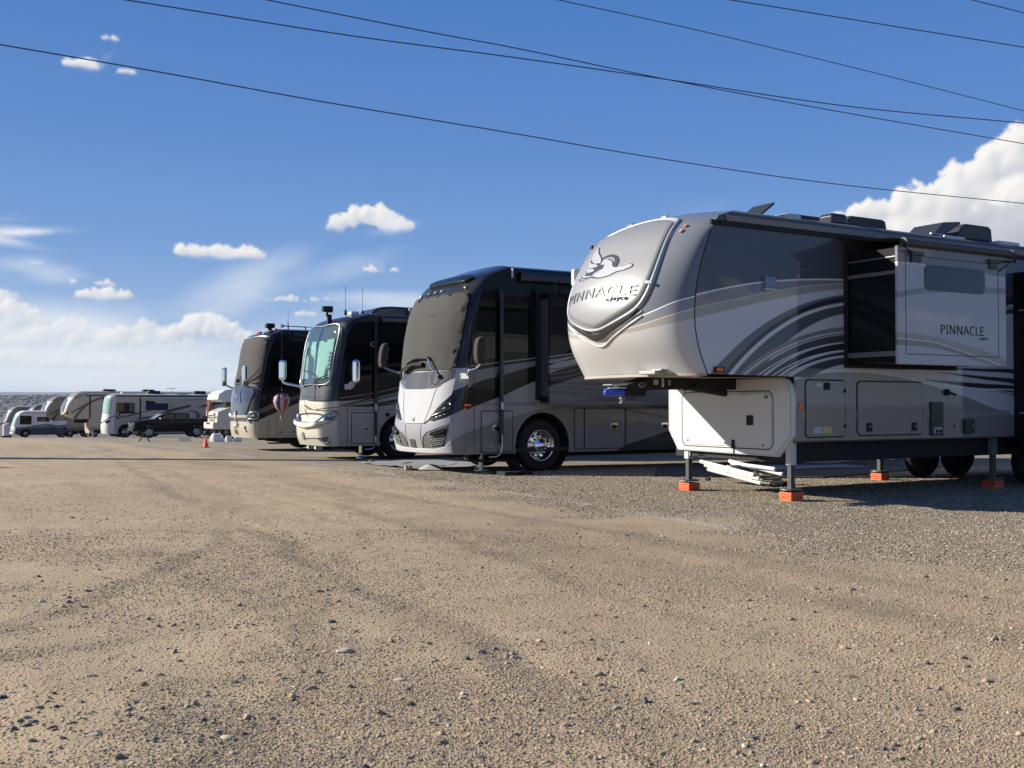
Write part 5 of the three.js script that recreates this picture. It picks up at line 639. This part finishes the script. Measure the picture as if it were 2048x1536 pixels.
// traffic cone
{
  const X = -10.73, D = 37.7, t = thing('traffic_cone', 'small red orange traffic cone alone on the gravel at left', 'traffic cone', [X, groundY(X, D), -D]);
  part('cone', new THREE.LatheGeometry([[.105, .02], [.09, .03], [.032, .30], [.028, .33], [.016, .335]].map((p) => new THREE.Vector2(...p)), 24), std(L3(.85, .075, .03), .5), t); part('base', B(.24, .02, .24, 0, .012, 0, .006), std(L3(.75, .07, .03), .5), t);
}
// hot-air-balloon ornament hanging before the farthest motorhome
{
  const t = thing('balloon_ornament', 'striped toy hot-air balloon hanging beside the farthest motorhome of the row', 'balloon ornament', [-7.19, .0, -33.55]);
  const prof = [[.03, 0], [.10, .06], [.19, .18], [.245, .32], [.25, .42], [.22, .52], [.14, .60], [.0, .63]], cols = [L3(.45, .36, .37), L3(.30, .035, .05), L3(.42, .33, .36), L3(.03, .025, .05)];
  for (let i = 0; i < 12; i++) { part('gore', grid((u, v) => { const p = crv(prof, v), a = (i + u) / 12 * Math.PI * 2, r = p[0] * (1 + .05 * Math.sin(u * Math.PI)); return [r * Math.cos(a), 1.05 + p[1], r * Math.sin(a)]; }, 5, 18), std(cols[i % 4], .6), t); }
  for (let i = 0; i < 12; i++) part('patch', new THREE.SphereGeometry(.05, 8, 6).scale(1, 1.3, .25).rotateY(Math.PI / 2 - (i + .5) / 12 * Math.PI * 2).translate(.248 * Math.cos((i + .5) / 12 * Math.PI * 2), 1.44 + (i % 2) * .07, .248 * Math.sin((i + .5) / 12 * Math.PI * 2)), std(i % 3 ? L3(.40, .33, .38) : L3(.14, .03, .08), .6), t);
  part('basket', cyl(.05, .042, .08, 0, .93, 0, 'y', 12), std(L3(.3, .26, .16), .9), t); part('tassel', rod([0, .9, 0], [0, .80, 0], .012), M.pale, t); parts('rigging', [0, 1, 2, 3].map((i) => rod([.045 * Math.cos(i * 1.571), .96, .045 * Math.sin(i * 1.571)], [.06 * Math.cos(i * 1.571), 1.07, .06 * Math.sin(i * 1.571)], .004, 5)), M.dark, t); part('cord', rod([0, 1.68, 0], [0, 3.6, 0], .004, 5), M.dark, t); part('swivel', B(.02, .06, .02, 0, 1.78, 0, .005), M.steel, t);
}
// ------------------------------------------------------------------ overhead wires, and the pole out of frame whose shadow crosses the lane
[[[[-20.3, 14.05, -36.3], [-13.6, 13.92, -40.3], [-7.8, 13.72, -43.7], [0, 13.59, -48.3], [6.2, 13.43, -51.9], [16.6, 13.41, -58], [31.9, 13.95, -67], [41.5, 14.29, -72.6]], 'overhead wire lowest in the sky, from the left edge to the right edge'],
  [[[-17.2, 16.11, -37.5], [-13.4, 16, -39], [-6.3, 15.8, -41.9], [0, 15.77, -44.4], [6, 15.69, -46.8], [16, 15.54, -50.9], [26.2, 15.83, -55], [31.9, 15.99, -57.3]], 'overhead wire leaving the top edge at left and crossing another wire'],
  [[[-12.1, 17.21, -40.4], [-3.4, 16.98, -44.9], [0, 16.95, -46.7], [6.4, 16.72, -50], [15.7, 16.55, -54.8], [29.5, 16.5, -62], [37.9, 16.46, -66.3]], 'overhead wire that dips below the wire it crosses'],
  [[[-.6, 17.82, -42.1], [2.5, 17.89, -44], [8.3, 18.02, -47.6], [16.5, 18.01, -52.6], [28.6, 17.87, -60], [36, 17.79, -64.5]], 'overhead wire from the middle of the top edge down to the right'],
  [[[6.4, 19.09, -45.6], [10.5, 19.02, -47], [17.9, 18.89, -49.6], [24.8, 18.76, -52], [28.5, 18.68, -53.3]], 'overhead wire in the upper right, short and nearly straight'],
  [[[19.3, 19.35, -46.9], [20.9, 19.49, -48], [23.8, 19.74, -50], [25.4, 19.87, -51.1]], 'overhead wire cutting the top right corner']
].forEach(([p, label], i) => tag(part('overhead_wire', tube(p, i === 3 ? .020 : i > 3 ? .024 : .024, p.length * 12, 6), std(L3(.02, .022, .026), .6), scene), label, 'wire', 'wires across the sky'));
{ const t = thing('utility_pole', 'thick utility pole left of the view whose shadow lies across the lane', 'pole', [-21, -.06, -30.2]); part('shaft', cyl(.48, .56, 10.2, 0, 5.1, 0), std(L3(.12, .09, .06), .9), t); part('pole_cap', cyl(.5, .5, .06, 0, 10.23, 0), M.grey, t); }
{ const t = thing('added_shadow_barrel', 'dark barrel added out of view at left to cast a shadow', 'barrel', [-12.5, 0, -22.6]); part('drum', cyl(.29, .29, .85, 0, .42, 0), M.dark, t); part('rim', new THREE.TorusGeometry(.29, .02, 6, 24).rotateX(Math.PI / 2).translate(0, .85, 0), M.grey, t); }  // unseen drum, added only to cast the small shadow at the left edge
// ------------------------------------------------------------------ the next row, far down the lane
function farShell(t, c, XR, yb, art, capArt, arches, roofC) {
  const paint = sideMat(art, { clearcoat: .5 }); part('side_wall', sideSheet(c, XR, yb, arches, -.03), paint, t); part('side_wall', sideSheet(c, XR, yb, arches, -2 * c.hw), paint, t); part('front_cap', c.shell(28, 30), sideMat(capArt, { clearcoat: .6 }), t); part('roof', roofSheet(c, XR), std(roofC, .6), t); part('tail', BB(XR - .05, XR, yb, c.S[c.S.length - 1][1], -2 * c.hw + .01, -.01), paint, t);
  for (const [x, y, r] of arches) { for (const z of [-.18, -2 * c.hw + .18]) { const w = wheel(t, x, r * .75, z, r * .75, .24, 'plain'); if (z < -1) w.rotation.y = Math.PI; } part('wheel_well', BB(x - r, x + r, y, y + r + .05, -.5, -.48), M.dark, t); } part('floor', BB(c.S[0][0] + .3, XR - .1, yb - .08, yb + .04, -2 * c.hw + .1, -.1), M.dark, t);
}
const acUnit = (t, x, y, l = .75, z = -1.2) => part('air_conditioner', T(plate([[x, y], [x + l, y], [x + l - .03, y + .25], [x + .16, y + .27], [x + .04, y + .12]], .7, .03), 0, 0, z), M.dark, t);
// white motorhome, side on, with blue window screens
{
  const t = thing('motorhome', 'white motorhome with grey swooshes and blue window screens behind the black pickup', 'motorhome', [-30.79, -1.21, -84], RA);
  const c = nose([[-.95, .32], [-1.0, .7], [-.98, 1.2], [-.9, 1.75], [-.84, 2.3], [-.76, 2.94], [-.6, 3.28], [-.2, 3.46]], [[-.26, .3], [-.27, .7], [-.26, 1.2], [-.23, 1.75], [-.21, 2.3], [-.17, 2.94], [-.08, 3.2], [.1, 3.36]], 3, 1.22);
  const art = drawing(-.4, .2, 11, 3.4, 90, (k) => {
    fillP(k, '#aaa193', [[-1, 0], [12, 0], [12, 4], [-1, 4]]); bandP(k, '#4d4a46', [[-.4, 1.5], [.8, 1.75], [2.6, 2.2], [4.4, 2.5]], [[-.4, 1.42], [.8, 1.66], [2.6, 2.12], [4.4, 2.48]]); bandP(k, '#3a3d48', [[1.4, 1.5], [2.8, 1.75], [4.3, 2.3], [5.6, 2.6]], [[1.4, 1.46], [2.8, 1.62], [4.3, 2.08], [5.6, 2.4]]); bandP(k, '#8f8b85', [[.6, 1.2], [2, 1.5], [4, 1.75], [5.4, 2.0]], [[.6, 1.16], [2, 1.42], [4, 1.66], [5.4, 1.7]]);
    bandP(k, '#57534d', [[5.4, 2.1], [6.1, 2.05], [6.4, 1.7], [6.0, 1.2], [5.4, 1.0]], [[5.4, 2.02], [5.9, 1.95], [6.05, 1.65], [5.7, 1.25], [5.2, 1.05]]); bandP(k, '#2f2d2b', [[6.2, 2.4], [7, 2.7], [8.5, 3.0], [10.6, 3.1]], [[6.2, 2.38], [7.2, 2.45], [8.5, 2.75], [10.6, 2.85]]); bandP(k, '#6b675f', [[5.0, 2.9], [7, 3.1], [10.6, 3.2]], [[5.0, 2.88], [7, 3.02], [10.6, 3.1]]); bandP(k, '#4d4a46', [[6.0, 1.25], [7.2, 1.9], [9, 2.3], [10.6, 2.4]], [[6.0, 1.15], [7.4, 1.65], [9, 2.05], [10.6, 2.15]]);
  });
  const capArt = drawing(-1.7, 0, 3.4, c.L, 120, (k) => { fillP(k, '#c9c6c1', [[-2, -1], [2, -1], [2, 5], [-2, 5]]); bandP(k, '#3f3d3b', [[-1.7, 1.25], [0, 1.0], [1.7, 1.5]], [[-1.7, 1.1], [0, .9], [1.7, 1.42]]); fillP(k, '#8f8c88', [[-2, 2.95], [2, 2.95], [2, 5], [-2, 5]]); });
  farShell(t, c, 10.0, .30, art, capArt, [[7.4, .5, .56], [.57, .5, .56]], L3(.5, .49, .47));
  part('windshield', c.on(plate([[-1.3, 1.62], [1.25, 1.62], [1.3, 2.3], [1.2, 2.85], [-1.2, 2.85]], .01), .01, .2), std(L3(.30, .42, .38), .1), t); part('sun_visor', c.on(plate([[-1.2, 2.72], [1.2, 2.72], [1.2, 2.85], [-1.2, 2.85]], .01), .02, .2), std(L3(.2, .23, .3), .3), t); parts('headlamp', [-1, 1].map((s) => c.on(plate(spl([[.75 * s, 1.02], [1.25 * s, 1.16], [1.4 * s, 1.1], [1.0 * s, .92]], 3, true), .02), .01, .2)), M.black, t);
  part('window', T(plate(rr(-.1, 1.9, 1.28, 2.75, .08), .015), 0, 0, .0), M.glass, t); part('window_curtain', BB(.45, .85, 1.95, 2.7, .014, .02), M.dark, t); part('window_screen', T(plate([[2.1, 2.15], [3.83, 2.15], [3.83, 2.68], [2.9, 2.70], [2.75, 2.86], [2.1, 2.9]], .03), 0, 0, .02), std(L3(.012, .014, .05), .8), t, 'dark blue screen'); part('window', T(plate(rr(4.3, 2.2, 5.85, 2.75, .05), .015), 0, 0, .0), M.glass, t); part('door_post', BB(1.64, 1.74, 1.28, 3.18, 0, .06), M.dark, t); part('awning_case', BB(1.7, 9.6, 3.05, 3.2, 0, .14, .04), M.pale, t); part('awning_gap', BB(-.1, 10, 3.22, 3.30, -.005, .02), M.dark, t);
  part('mirror', [B(.14, .5, .25, .02, 1.95, .35, .05), rod([.02, 1.72, .3], [-.15, 1.62, .05], .03)], M.dark, t); acUnit(t, 2.35, 3.44, 1.0); acUnit(t, 6.0, 3.44, 1.0); part('satellite_dish', [B(.7, .04, .45, 4.45, 3.68, -.9, .01).rotateZ(.05), rod([4.4, 3.45, -.9], [4.4, 3.8, -.9], .02)], M.grey, t); part('roof_hatch', B(.8, .12, .5, 8.4, 3.56, -.8, .03), M.grey, t); part('roof_vent', B(1.0, .12, .5, .9, 3.52, -.9, .03), M.pale, t); part('slide_out', uvXY(BB(4.2, 9.4, 1.4, 3.02, 0, .03)), sideMat(art, { clearcoat: .5 }), t);
}
// black pickup truck
{
  const t = thing('pickup_truck', 'black crew cab pickup truck parked side on before the white motorhome', 'pickup', [-26.5, -1.0, -76], RA), bk = gloss(L3(.003, .0035, .005), { clearcoat: .15 });
  const arch = (x, r) => Array.from({ length: 13 }, (_, i) => { const a = Math.PI * i / 12; return [x + r * Math.cos(a), .42 + r * Math.sin(a)]; }), body = [[-.1, .5], [-.2, .75], [-.18, 1.08], [.1, 1.19], [1.29, 1.32], [3.7, 1.32], [5.45, 1.30], [5.5, .6], [5.4, .45], ...arch(4.2, .50), ...arch(.85, .50), [.2, .45]];
  part('body', T(plate(body, 1.96, .06), 0, 0, -1.93), bk, t); part('cab', T(plate([[1.15, 1.28], [1.98, 1.72], [2.3, 1.79], [3.5, 1.77], [3.68, 1.68], [3.72, 1.28]], 1.66, .07), 0, 0, -1.78), bk, t);
  part('window', [T(plate([[1.55, 1.33], [2.06, 1.67], [2.62, 1.71], [2.62, 1.33]], .01), 0, 0, -.075)], M.glass, t); part('window', [T(plate([[2.7, 1.33], [2.7, 1.71], [3.45, 1.69], [3.6, 1.33]], .01), 0, 0, -.075)], M.glass, t); part('windshield', B(.02, .62, 1.5, 0, 0, 0).rotateZ(-1.0).translate(1.50, 1.52, -.95), std(L3(.2, .22, .22), .1), t);
  part('grille', B(.04, .3, 1.2, -.22, .88, -.95, .01), M.dark, t); parts('headlamp', [-.2, -1.7].map((z) => B(.1, .13, .3, -.17, 1.0, z, .03)), M.chrome, t); parts('fog_lamp', [-.2, -1.7].map((z) => B(.08, .1, .18, -.17, .66, z, .02)), M.chrome, t); part('bumper', B(.2, .22, 1.9, -.2, .58, -.95, .06), M.black, t); part('mirror', B(.12, .16, .2, 1.55, 1.38, .1, .04), M.chrome, t); parts('door_seam', [1.45, 2.66, 3.7].map((x) => BB(x, x + .012, .5, 1.3, .02, .034)), M.seal, t); parts('door_handle', [2.45, 3.5].map((x) => B(.16, .03, .03, x, 1.2, .045, .01)), M.grey, t);
  for (const x of [.85, 4.2]) for (const z of [-.12, -1.82]) { const w = wheel(t, x, .41, z, .41, .26, 'plain'); if (z < -1) w.rotation.y = Math.PI; } part('bed_cover', BB(3.8, 5.4, 1.31, 1.35, -1.8, -.1), M.dark, t);
}
// fifth-wheel trailers: the same build in several paints
function farFifth(label, X, g, D, cols, o = {}) {
  const t = thing('fifth_wheel_trailer', label, 'trailer', [X, g, -D], RA), { len = 9, s = 1 } = o, Q = (p) => p.map(([x, y]) => [x * s, y * s]);
  const c = nose(Q([[-1.35, 1.62], [-1.95, 1.9], [-2.05, 2.3], [-1.85, 2.95], [-1.5, 3.43], [-.95, 3.86], [-.3, 4.0]]), Q([[-1.05, 1.58], [-1.55, 1.85], [-1.65, 2.3], [-1.45, 2.95], [-1.1, 3.4], [-.75, 3.75], [-.4, 3.86]]), 2.2, 1.22);
  const art = drawing(-2, 0, 12, 4.1, 80, (k) => { fillP(k, cols[0], [[-3, 0], [11, 0], [11, 5], [-3, 5]]); bandP(k, cols[1], [[-1.4, 2.2], [-.6, 2.7], [.5, 3.3], [1.6, 3.65]], [[-1.4, 2.05], [-.6, 2.5], [.5, 3.1], [1.6, 3.5]]); bandP(k, cols[1], [[-1.3, 1.6], [-.9, 2.2], [0, 2.9]], [[-1.0, 1.6], [-.7, 2.1], [0, 2.85]]); bandP(k, cols[2], [[-2, 3.2], [-1, 3.55], [0, 3.8]], [[-2, 2.9], [-1, 3.3], [0, 3.75]]); fillP(k, cols[2], [[-3, 0], [11, 0], [11, .9], [-3, .9]]); if (o.swirl) { lineP(k, cols[1], .1, [[1.0, 2.3], [1.4, 2.6], [2.2, 3.0]]); lineP(k, cols[1], .12, [[1.0, 2.25], [1.6, 2.2], [2.4, 2.5]]); lineP(k, cols[1], .06, [[1.3, 2.3], [1.8, 2.5], [2.1, 2.85]]); } });
  const capArt = drawing(-1.7, 0, 3.4, c.L, 100, (k) => { fillP(k, cols[3], [[-2, -1], [2, -1], [2, 5], [-2, 5]]); for (const q of [1, -1]) bandP(k, cols[1], [[0, .55], [.8 * q, .9], [1.7 * q, 1.3]], [[0, .4], [.8 * q, .7], [1.7 * q, .9]]); fillP(k, cols[2], [[-2, 2.5], [2, 2.5], [2, 5], [-2, 5]]); });
  const paint = sideMat(art, { clearcoat: .5 }); for (const z of [-.03, -2.44]) part('side_wall', sideSheet(c, len, .65 * s, [], z, .03, Q([[.1, .65], [.1, 1.6]])), paint, t); part('front_cap', c.shell(26, 28), sideMat(capArt, { clearcoat: .8 }), t); part('roof', roofSheet(c, len), std(L3(.3, .29, .27), .6), t); part('tail', BB(len - .05, len, .65, 3.86 * s, -2.43, -.01), paint, t);
  part('front_window', c.on(plate(spl([[-.75, 1.2], [0, 1.05], [.75, 1.2], [.85, 1.8], [.6, 2.25], [0, 2.35], [-.6, 2.25], [-.85, 1.8]], 3, true), .02), .01, .2), std(L3(.12, .14, .17), .15), t);
  part('front_wall', T(toFront(plate([[-2.4, 1.6 * s], [-.04, 1.6 * s], [-.04, .75 * s], [-.3, .35 * s], [-2.1, .35 * s], [-2.4, .75 * s]], .3, .05)), .35, 0, 0), gloss(L3(...(o.wall || [.55, .50, .40]))), t); part('nose_floor', BB(-1.1 * s, .1, 1.54 * s, 1.60 * s, -2.4, -.05), M.dark, t); part('pin_box', BB(-1.0, .1, 1.25 * s, 1.55 * s, -1.45, -1.0, .05), M.dark, t);
  parts('jack_leg', [-.2, -2.2].map((z) => B(.1, .6, .1, .35, .3, z, .01)), M.pale, t); for (const x of [4.6, 5.5]) for (const z of [-.15, -2.28]) wheel(t, x, .38, z, .38, .2, 'plain'); part('chassis', BB(.1, len, .45, .66, -2.1, -.3), M.dark, t); part('window', T(plate(rr(1.1 * s, 3.05 * s, 1.9 * s, 3.4 * s, .08), .015), 0, 0, 0), M.glass, t); part('door_post', BB(.03, .13, 1.7 * s, 3.6 * s, 0, .05), M.dark, t); part('baggage_door', T(plate(rr(1.0, .85, 1.7, 1.45, .06), .012, .003), 0, 0, 0), paint, t); part('baggage_door', T(plate(rr(1.9, .85, 2.7, 1.45, .06), .012, .003), 0, 0, 0), paint, t); part('awning_gap', BB(-.3, len, 3.55 * s, 3.64 * s, -.005, .03), M.dark, t);
  for (const x of o.ac || [1.6]) acUnit(t, x, 3.9 * s, 1.1); return t;
}
farFifth('beige fifth-wheel trailer with brown swooshes, just left of the white motorhome', -36.2, -1.43, 92, ['#b6ad9b', '#5b5347', '#8c8474', '#cfc8b8'], { swirl: 1, ac: [1.2, 4.5] });
farFifth('brown and grey fifth-wheel trailer peeking out left of the beige one', -41.49, -1.66, 100, ['#8f8578', '#3d3732', '#6f675d', '#b9b8b6'], { ac: [3], s: .98 });
farFifth('grey fifth-wheel trailer behind the small blue and white motorhome', -53.9, -2.4, 124, ['#7d7a76', '#38383a', '#5f5d5b', '#a3a19e'], { ac: [1.5, 4.2], s: .97 });
farFifth('white fifth-wheel trailer at the left edge of the picture', -60.5, -2.7, 133, ['#8f8b83', '#4a463f', '#7e7a72', '#d2cfc8'], { ac: [2.2, 5], s: 1, wall: [.6, .6, .58] });
// small old motorhome
{
  const t = thing('motorhome', 'small white motorhome with a blue grey lower half at the far left', 'motorhome', [-44.85, -1.60, -98], RA);
  const c = nose([[-.62, .3], [-.62, .7], [-.55, 1.15], [-.3, 1.9], [-.1, 2.25], [.3, 2.45]], [[-.35, .3], [-.35, .7], [-.3, 1.15], [-.08, 1.9], [.12, 2.2], [.4, 2.36]], 3, 1.05);
  const art = drawing(-.6, .1, 6, 2.6, 100, (k) => { fillP(k, '#d6d4d0', [[-2, 0], [9, 0], [9, 4], [-2, 4]]); bandP(k, '#5d6b7c', [[-1, .85], [1, 1.05], [2.2, 1.25], [3.2, 1.1], [6, 1.45]], [[-1, .1], [6, .1]]); bandP(k, '#39424f', [[-1, .75], [2, .85], [6, .8]], [[-1, .1], [6, .1]]); }), capArt = drawing(-1.7, 0, 3.4, c.L, 100, (k) => { fillP(k, '#cfcdca', [[-2, -1], [2, -1], [2, 5], [-2, 5]]); fillP(k, '#6d7989', [[-2, -1], [2, -1], [2, .35], [-2, .35]]); });
  farShell(t, c, 5.1, .3, art, capArt, [[4.3, .36, .42], [.5, .36, .42]], L3(.6, .59, .57)); part('windshield', c.on(plate([[-1.25, .9], [1.3, .9], [1.3, 1.55], [-1.25, 1.55]], .01), .01, .2), std(L3(.32, .45, .42), .1), t); part('grille', c.on(plate([[-.8, .35], [.8, .35], [.8, .6], [-.8, .6]], .02), .01, .2), std(L3(.35, .3, .28), .4), t); part('bumper', c.on(plate([[-1.5, .02], [1.6, .02], [1.6, .25], [-1.5, .25]], .08, .02), .01, .2), M.pale, t);
  part('window', T(plate(rr(0, 1.18, .98, 1.98, .05), .015), 0, 0, 0), M.glass, t); part('window', T(plate(rr(1.45, 1.42, 2.5, 1.86, .05), .015), 0, 0, 0), M.glass, t); part('door_seam', BB(1.12, 1.14, .5, 2.2, -.002, .005), M.seal, t); part('roof_rail', BB(.5, 4.9, 2.2, 2.24, -.002, .02), M.grey, t); part('roof_vent', B(.5, .12, .5, 2.2, 2.5, -1, .03), M.white, t);
}
// cab-over camper van behind the farthest motorhome of the near row
{
  const t = thing('camper_van', 'white cab-over camper with a cream slotted grille behind the row of motorhomes', 'camper van', [-16.73, -.70, -64], RA), cw = gloss(L3(.66, .65, .62)), cr = gloss(L3(.62, .57, .47));
  part('camper_box', T(plate([[1.1, .5], [6.6, .5], [6.6, 3.0], [.3, 3.02], [-.35, 2.92], [-.72, 2.66], [-.78, 2.36], [-.5, 2.22], [1.1, 2.16]], 2.3, .08), 0, 0, -2.35), cw, t); part('cab', T(plate([[1.2, 2.2], [.45, 2.16], [-.12, 1.86], [-.55, 1.70], [-.72, 1.62], [-.78, 1.2], [-.78, .6], [1.2, .5]], 1.98, .08), 0, 0, -2.18), cr, t); part('windshield', B(.02, .62, 1.7, 0, 0, 0).rotateZ(-.95).translate(.1, 2.05, -1.2), M.glass, t); part('window', T(plate([[.45, 1.75], [.6, 2.1], [1.15, 2.12], [1.15, 1.72]], .01), 0, 0, -.19), M.glass, t);
  part('grille', B(.08, .56, 1.0, -.80, 1.30, -1.2, .03), cr, t); parts('grille_slot', [1.12, 1.26, 1.40].map((y) => B(.05, .075, .84, -.84, y, -1.2, .01)), M.dark, t); part('bumper', B(.34, .42, 2.1, -.86, .80, -1.2, .1), cr, t); part('bumper_gap', B(.05, .1, .7, -1.03, .93, -1.2, .01), M.dark, t); parts('headlamp', [-.45, -1.95].map((z) => B(.08, .2, .28, -.78, 1.3, z, .04)), M.chrome, t); for (const x of [.35, 4.8]) for (const z of [-.3, -2.1]) wheel(t, x, .38, z, .38, .22, 'plain'); part('mirror', B(.1, .3, .2, .3, 1.9, .0, .04), M.white, t);
}
// small things on the ground between the rows
const gl = (X, D) => groundY(X, D);
for (const [X, D, w, h, label] of [[-13.3, 48.5, .52, .38, 'white cloth-covered bundle on the ground, left and widest of three'], [-12.72, 48.3, .27, .27, 'round white cloth-covered bundle between two others'], [-12.35, 48.4, .3, .3, 'white cloth-covered bundle against the cream motorhome front, right of three']]) { const t = thing('cloth_bundle', label, 'bundle', [X, gl(X, D), -D], .2); part('cloth', grid((u, v) => { const a = u * Math.PI * 2, r = Math.cos(v * 1.45) * (1 + .12 * Math.sin(a * 5) * (1 - v)), q = w * .55 * (.35 + .65 * r); return [Math.sign(Math.cos(a)) * Math.abs(Math.cos(a)) ** .6 * q * 1.05, h * Math.sin(v * 1.57) * (1 + .06 * Math.sin(a * 3)), Math.sin(a) * q * .8]; }, 48, 14), std(L3(.72, .71, .69), .9), t); part('tie_cord', new THREE.TorusGeometry(w * .36, .012, 5, 24).rotateX(Math.PI / 2).translate(0, h * .62, 0), M.dark, t); }
{ const X = -16.75, D = 49, t = thing('sandwich_board', 'dark folding sandwich board on the ground before the black pickup', 'sandwich board', [X, gl(X, D), -D], .25); parts('panel', [1, -1].map((s) => B(.03, .46, .42, 0, 0, 0, .005).rotateZ(s * .5).translate(s * .12, .2, 0)), std(L3(.05, .055, .06), .6), t); part('hinge', rod([0, .42, -.2], [0, .42, .2], .015), M.steel, t); part('stay', rod([-.14, .12, .2], [.14, .12, .2], .008), M.steel, t); }
{ const X = -15.2, D = 50, t = thing('picket_panel', 'low white picket panel lying askew before the black pickup', 'picket panel', [X, gl(X, D), -D], .1); for (let i = 0; i < 7; i++) part('picket', B(.035, .17, .015, -.24 + i * .08, .085, 0, .004).rotateZ((i % 3 - 1) * .06), M.pale, t); parts('rail', [.05, .12].map((y) => B(.56, .02, .012, 0, y, .012)), M.pale, t); }
{ const X = -19.3, D = 69.3, t = thing('bicycle', 'dark bicycle standing behind the tail of the black pickup', 'bicycle', [X, gl(X, D), -D], .5), k = .34; for (const x of [-.52, .52]) { const w = node('wheel', t); part('tyre', new THREE.TorusGeometry(k, .03, 8, 30).translate(x, k, 0), M.rubber, w); part('spokes', Array.from({ length: 8 }, (_, i) => rod([x, k, 0], [x + Math.cos(i * .785) * k, k + Math.sin(i * .785) * k, 0], .006, 4)), M.steel, w); } part('frame', [[[-.52, k], [-.1, .34]], [[-.1, .34], [-.2, .85]], [[-.52, k], [-.2, .8]], [[-.1, .34], [.38, .8]], [[-.2, .8], [.36, .85]], [[.52, k], [.34, .95]]].map(([a, b]) => rod([...a, 0], [...b, 0], .022)), std(L3(.02, .025, .05), .4), t); part('saddle', B(.24, .06, .12, -.22, .9, 0, .03), M.dark, t); part('handlebar', rod([.33, .98, -.28], [.33, .98, .28], .018), M.dark, t); }
{ const X = -18.6, D = 67, t = thing('flag_pole', 'thin pole with a drooping red and white flag left of the camper van', 'flag', [X, gl(X, D), -D]); part('pole', cyl(.025, .03, 3.0, 0, 1.5, 0), M.dark, t); const strip = (i, m) => part('flag_stripe', grid((u, v) => { const q = (i + u) / 5; return [-.04 - q * .42 - .06 * Math.sin(v * 5 + i), 2.75 - v * 1.15 - q * .25, Math.sin(q * 9 + v * 2) * .12]; }, 4, 14), m, t); for (let i = 0; i < 5; i++) strip(i, std(i % 2 ? L3(.55, .5, .48) : L3(.36, .06, .07), .9)); part('hub', ball(.05, 0, 3.0, 0), M.grey, t); }
{ const X = -17.5, D = 66, t = thing('patio_umbrella', 'closed white patio umbrella standing at the front of the camper van', 'umbrella', [X, gl(X, D), -D]); part('canopy', grid((u, v) => { const a = u * Math.PI * 2, r = (.05 + v * .26) * (1 + .25 * Math.sin(a * 6)); return [r * Math.cos(a), 2.2 - v * 1.2, r * Math.sin(a)]; }, 48, 12), std(L3(.62, .57, .56), .9), t); part('pole', cyl(.025, .025, 2.3, 0, 1.15, 0), M.grey, t); part('base', cyl(.25, .28, .1, 0, .05, 0), M.dark, t); }
{ const X = -52.6, D = 112, t = thing('water_tank', 'small white upright water tank at the far left', 'tank', [X, drop(D), -D]); part('tank', cyl(.42, .42, 1.1, 0, .75, 0), M.white, t); part('dome', new THREE.SphereGeometry(.42, 18, 8, 0, Math.PI * 2, 0, Math.PI / 2).scale(1, .4, 1).translate(0, 1.3, 0), M.white, t); part('tank_stand', B(.7, .2, .7, 0, .1, 0), M.dark, t); }
// thin desert haze
scene.fog = new THREE.FogExp2(new THREE.Color().setRGB(.29, .34, .42), 3.4e-5);
renderer.render(scene, camera);
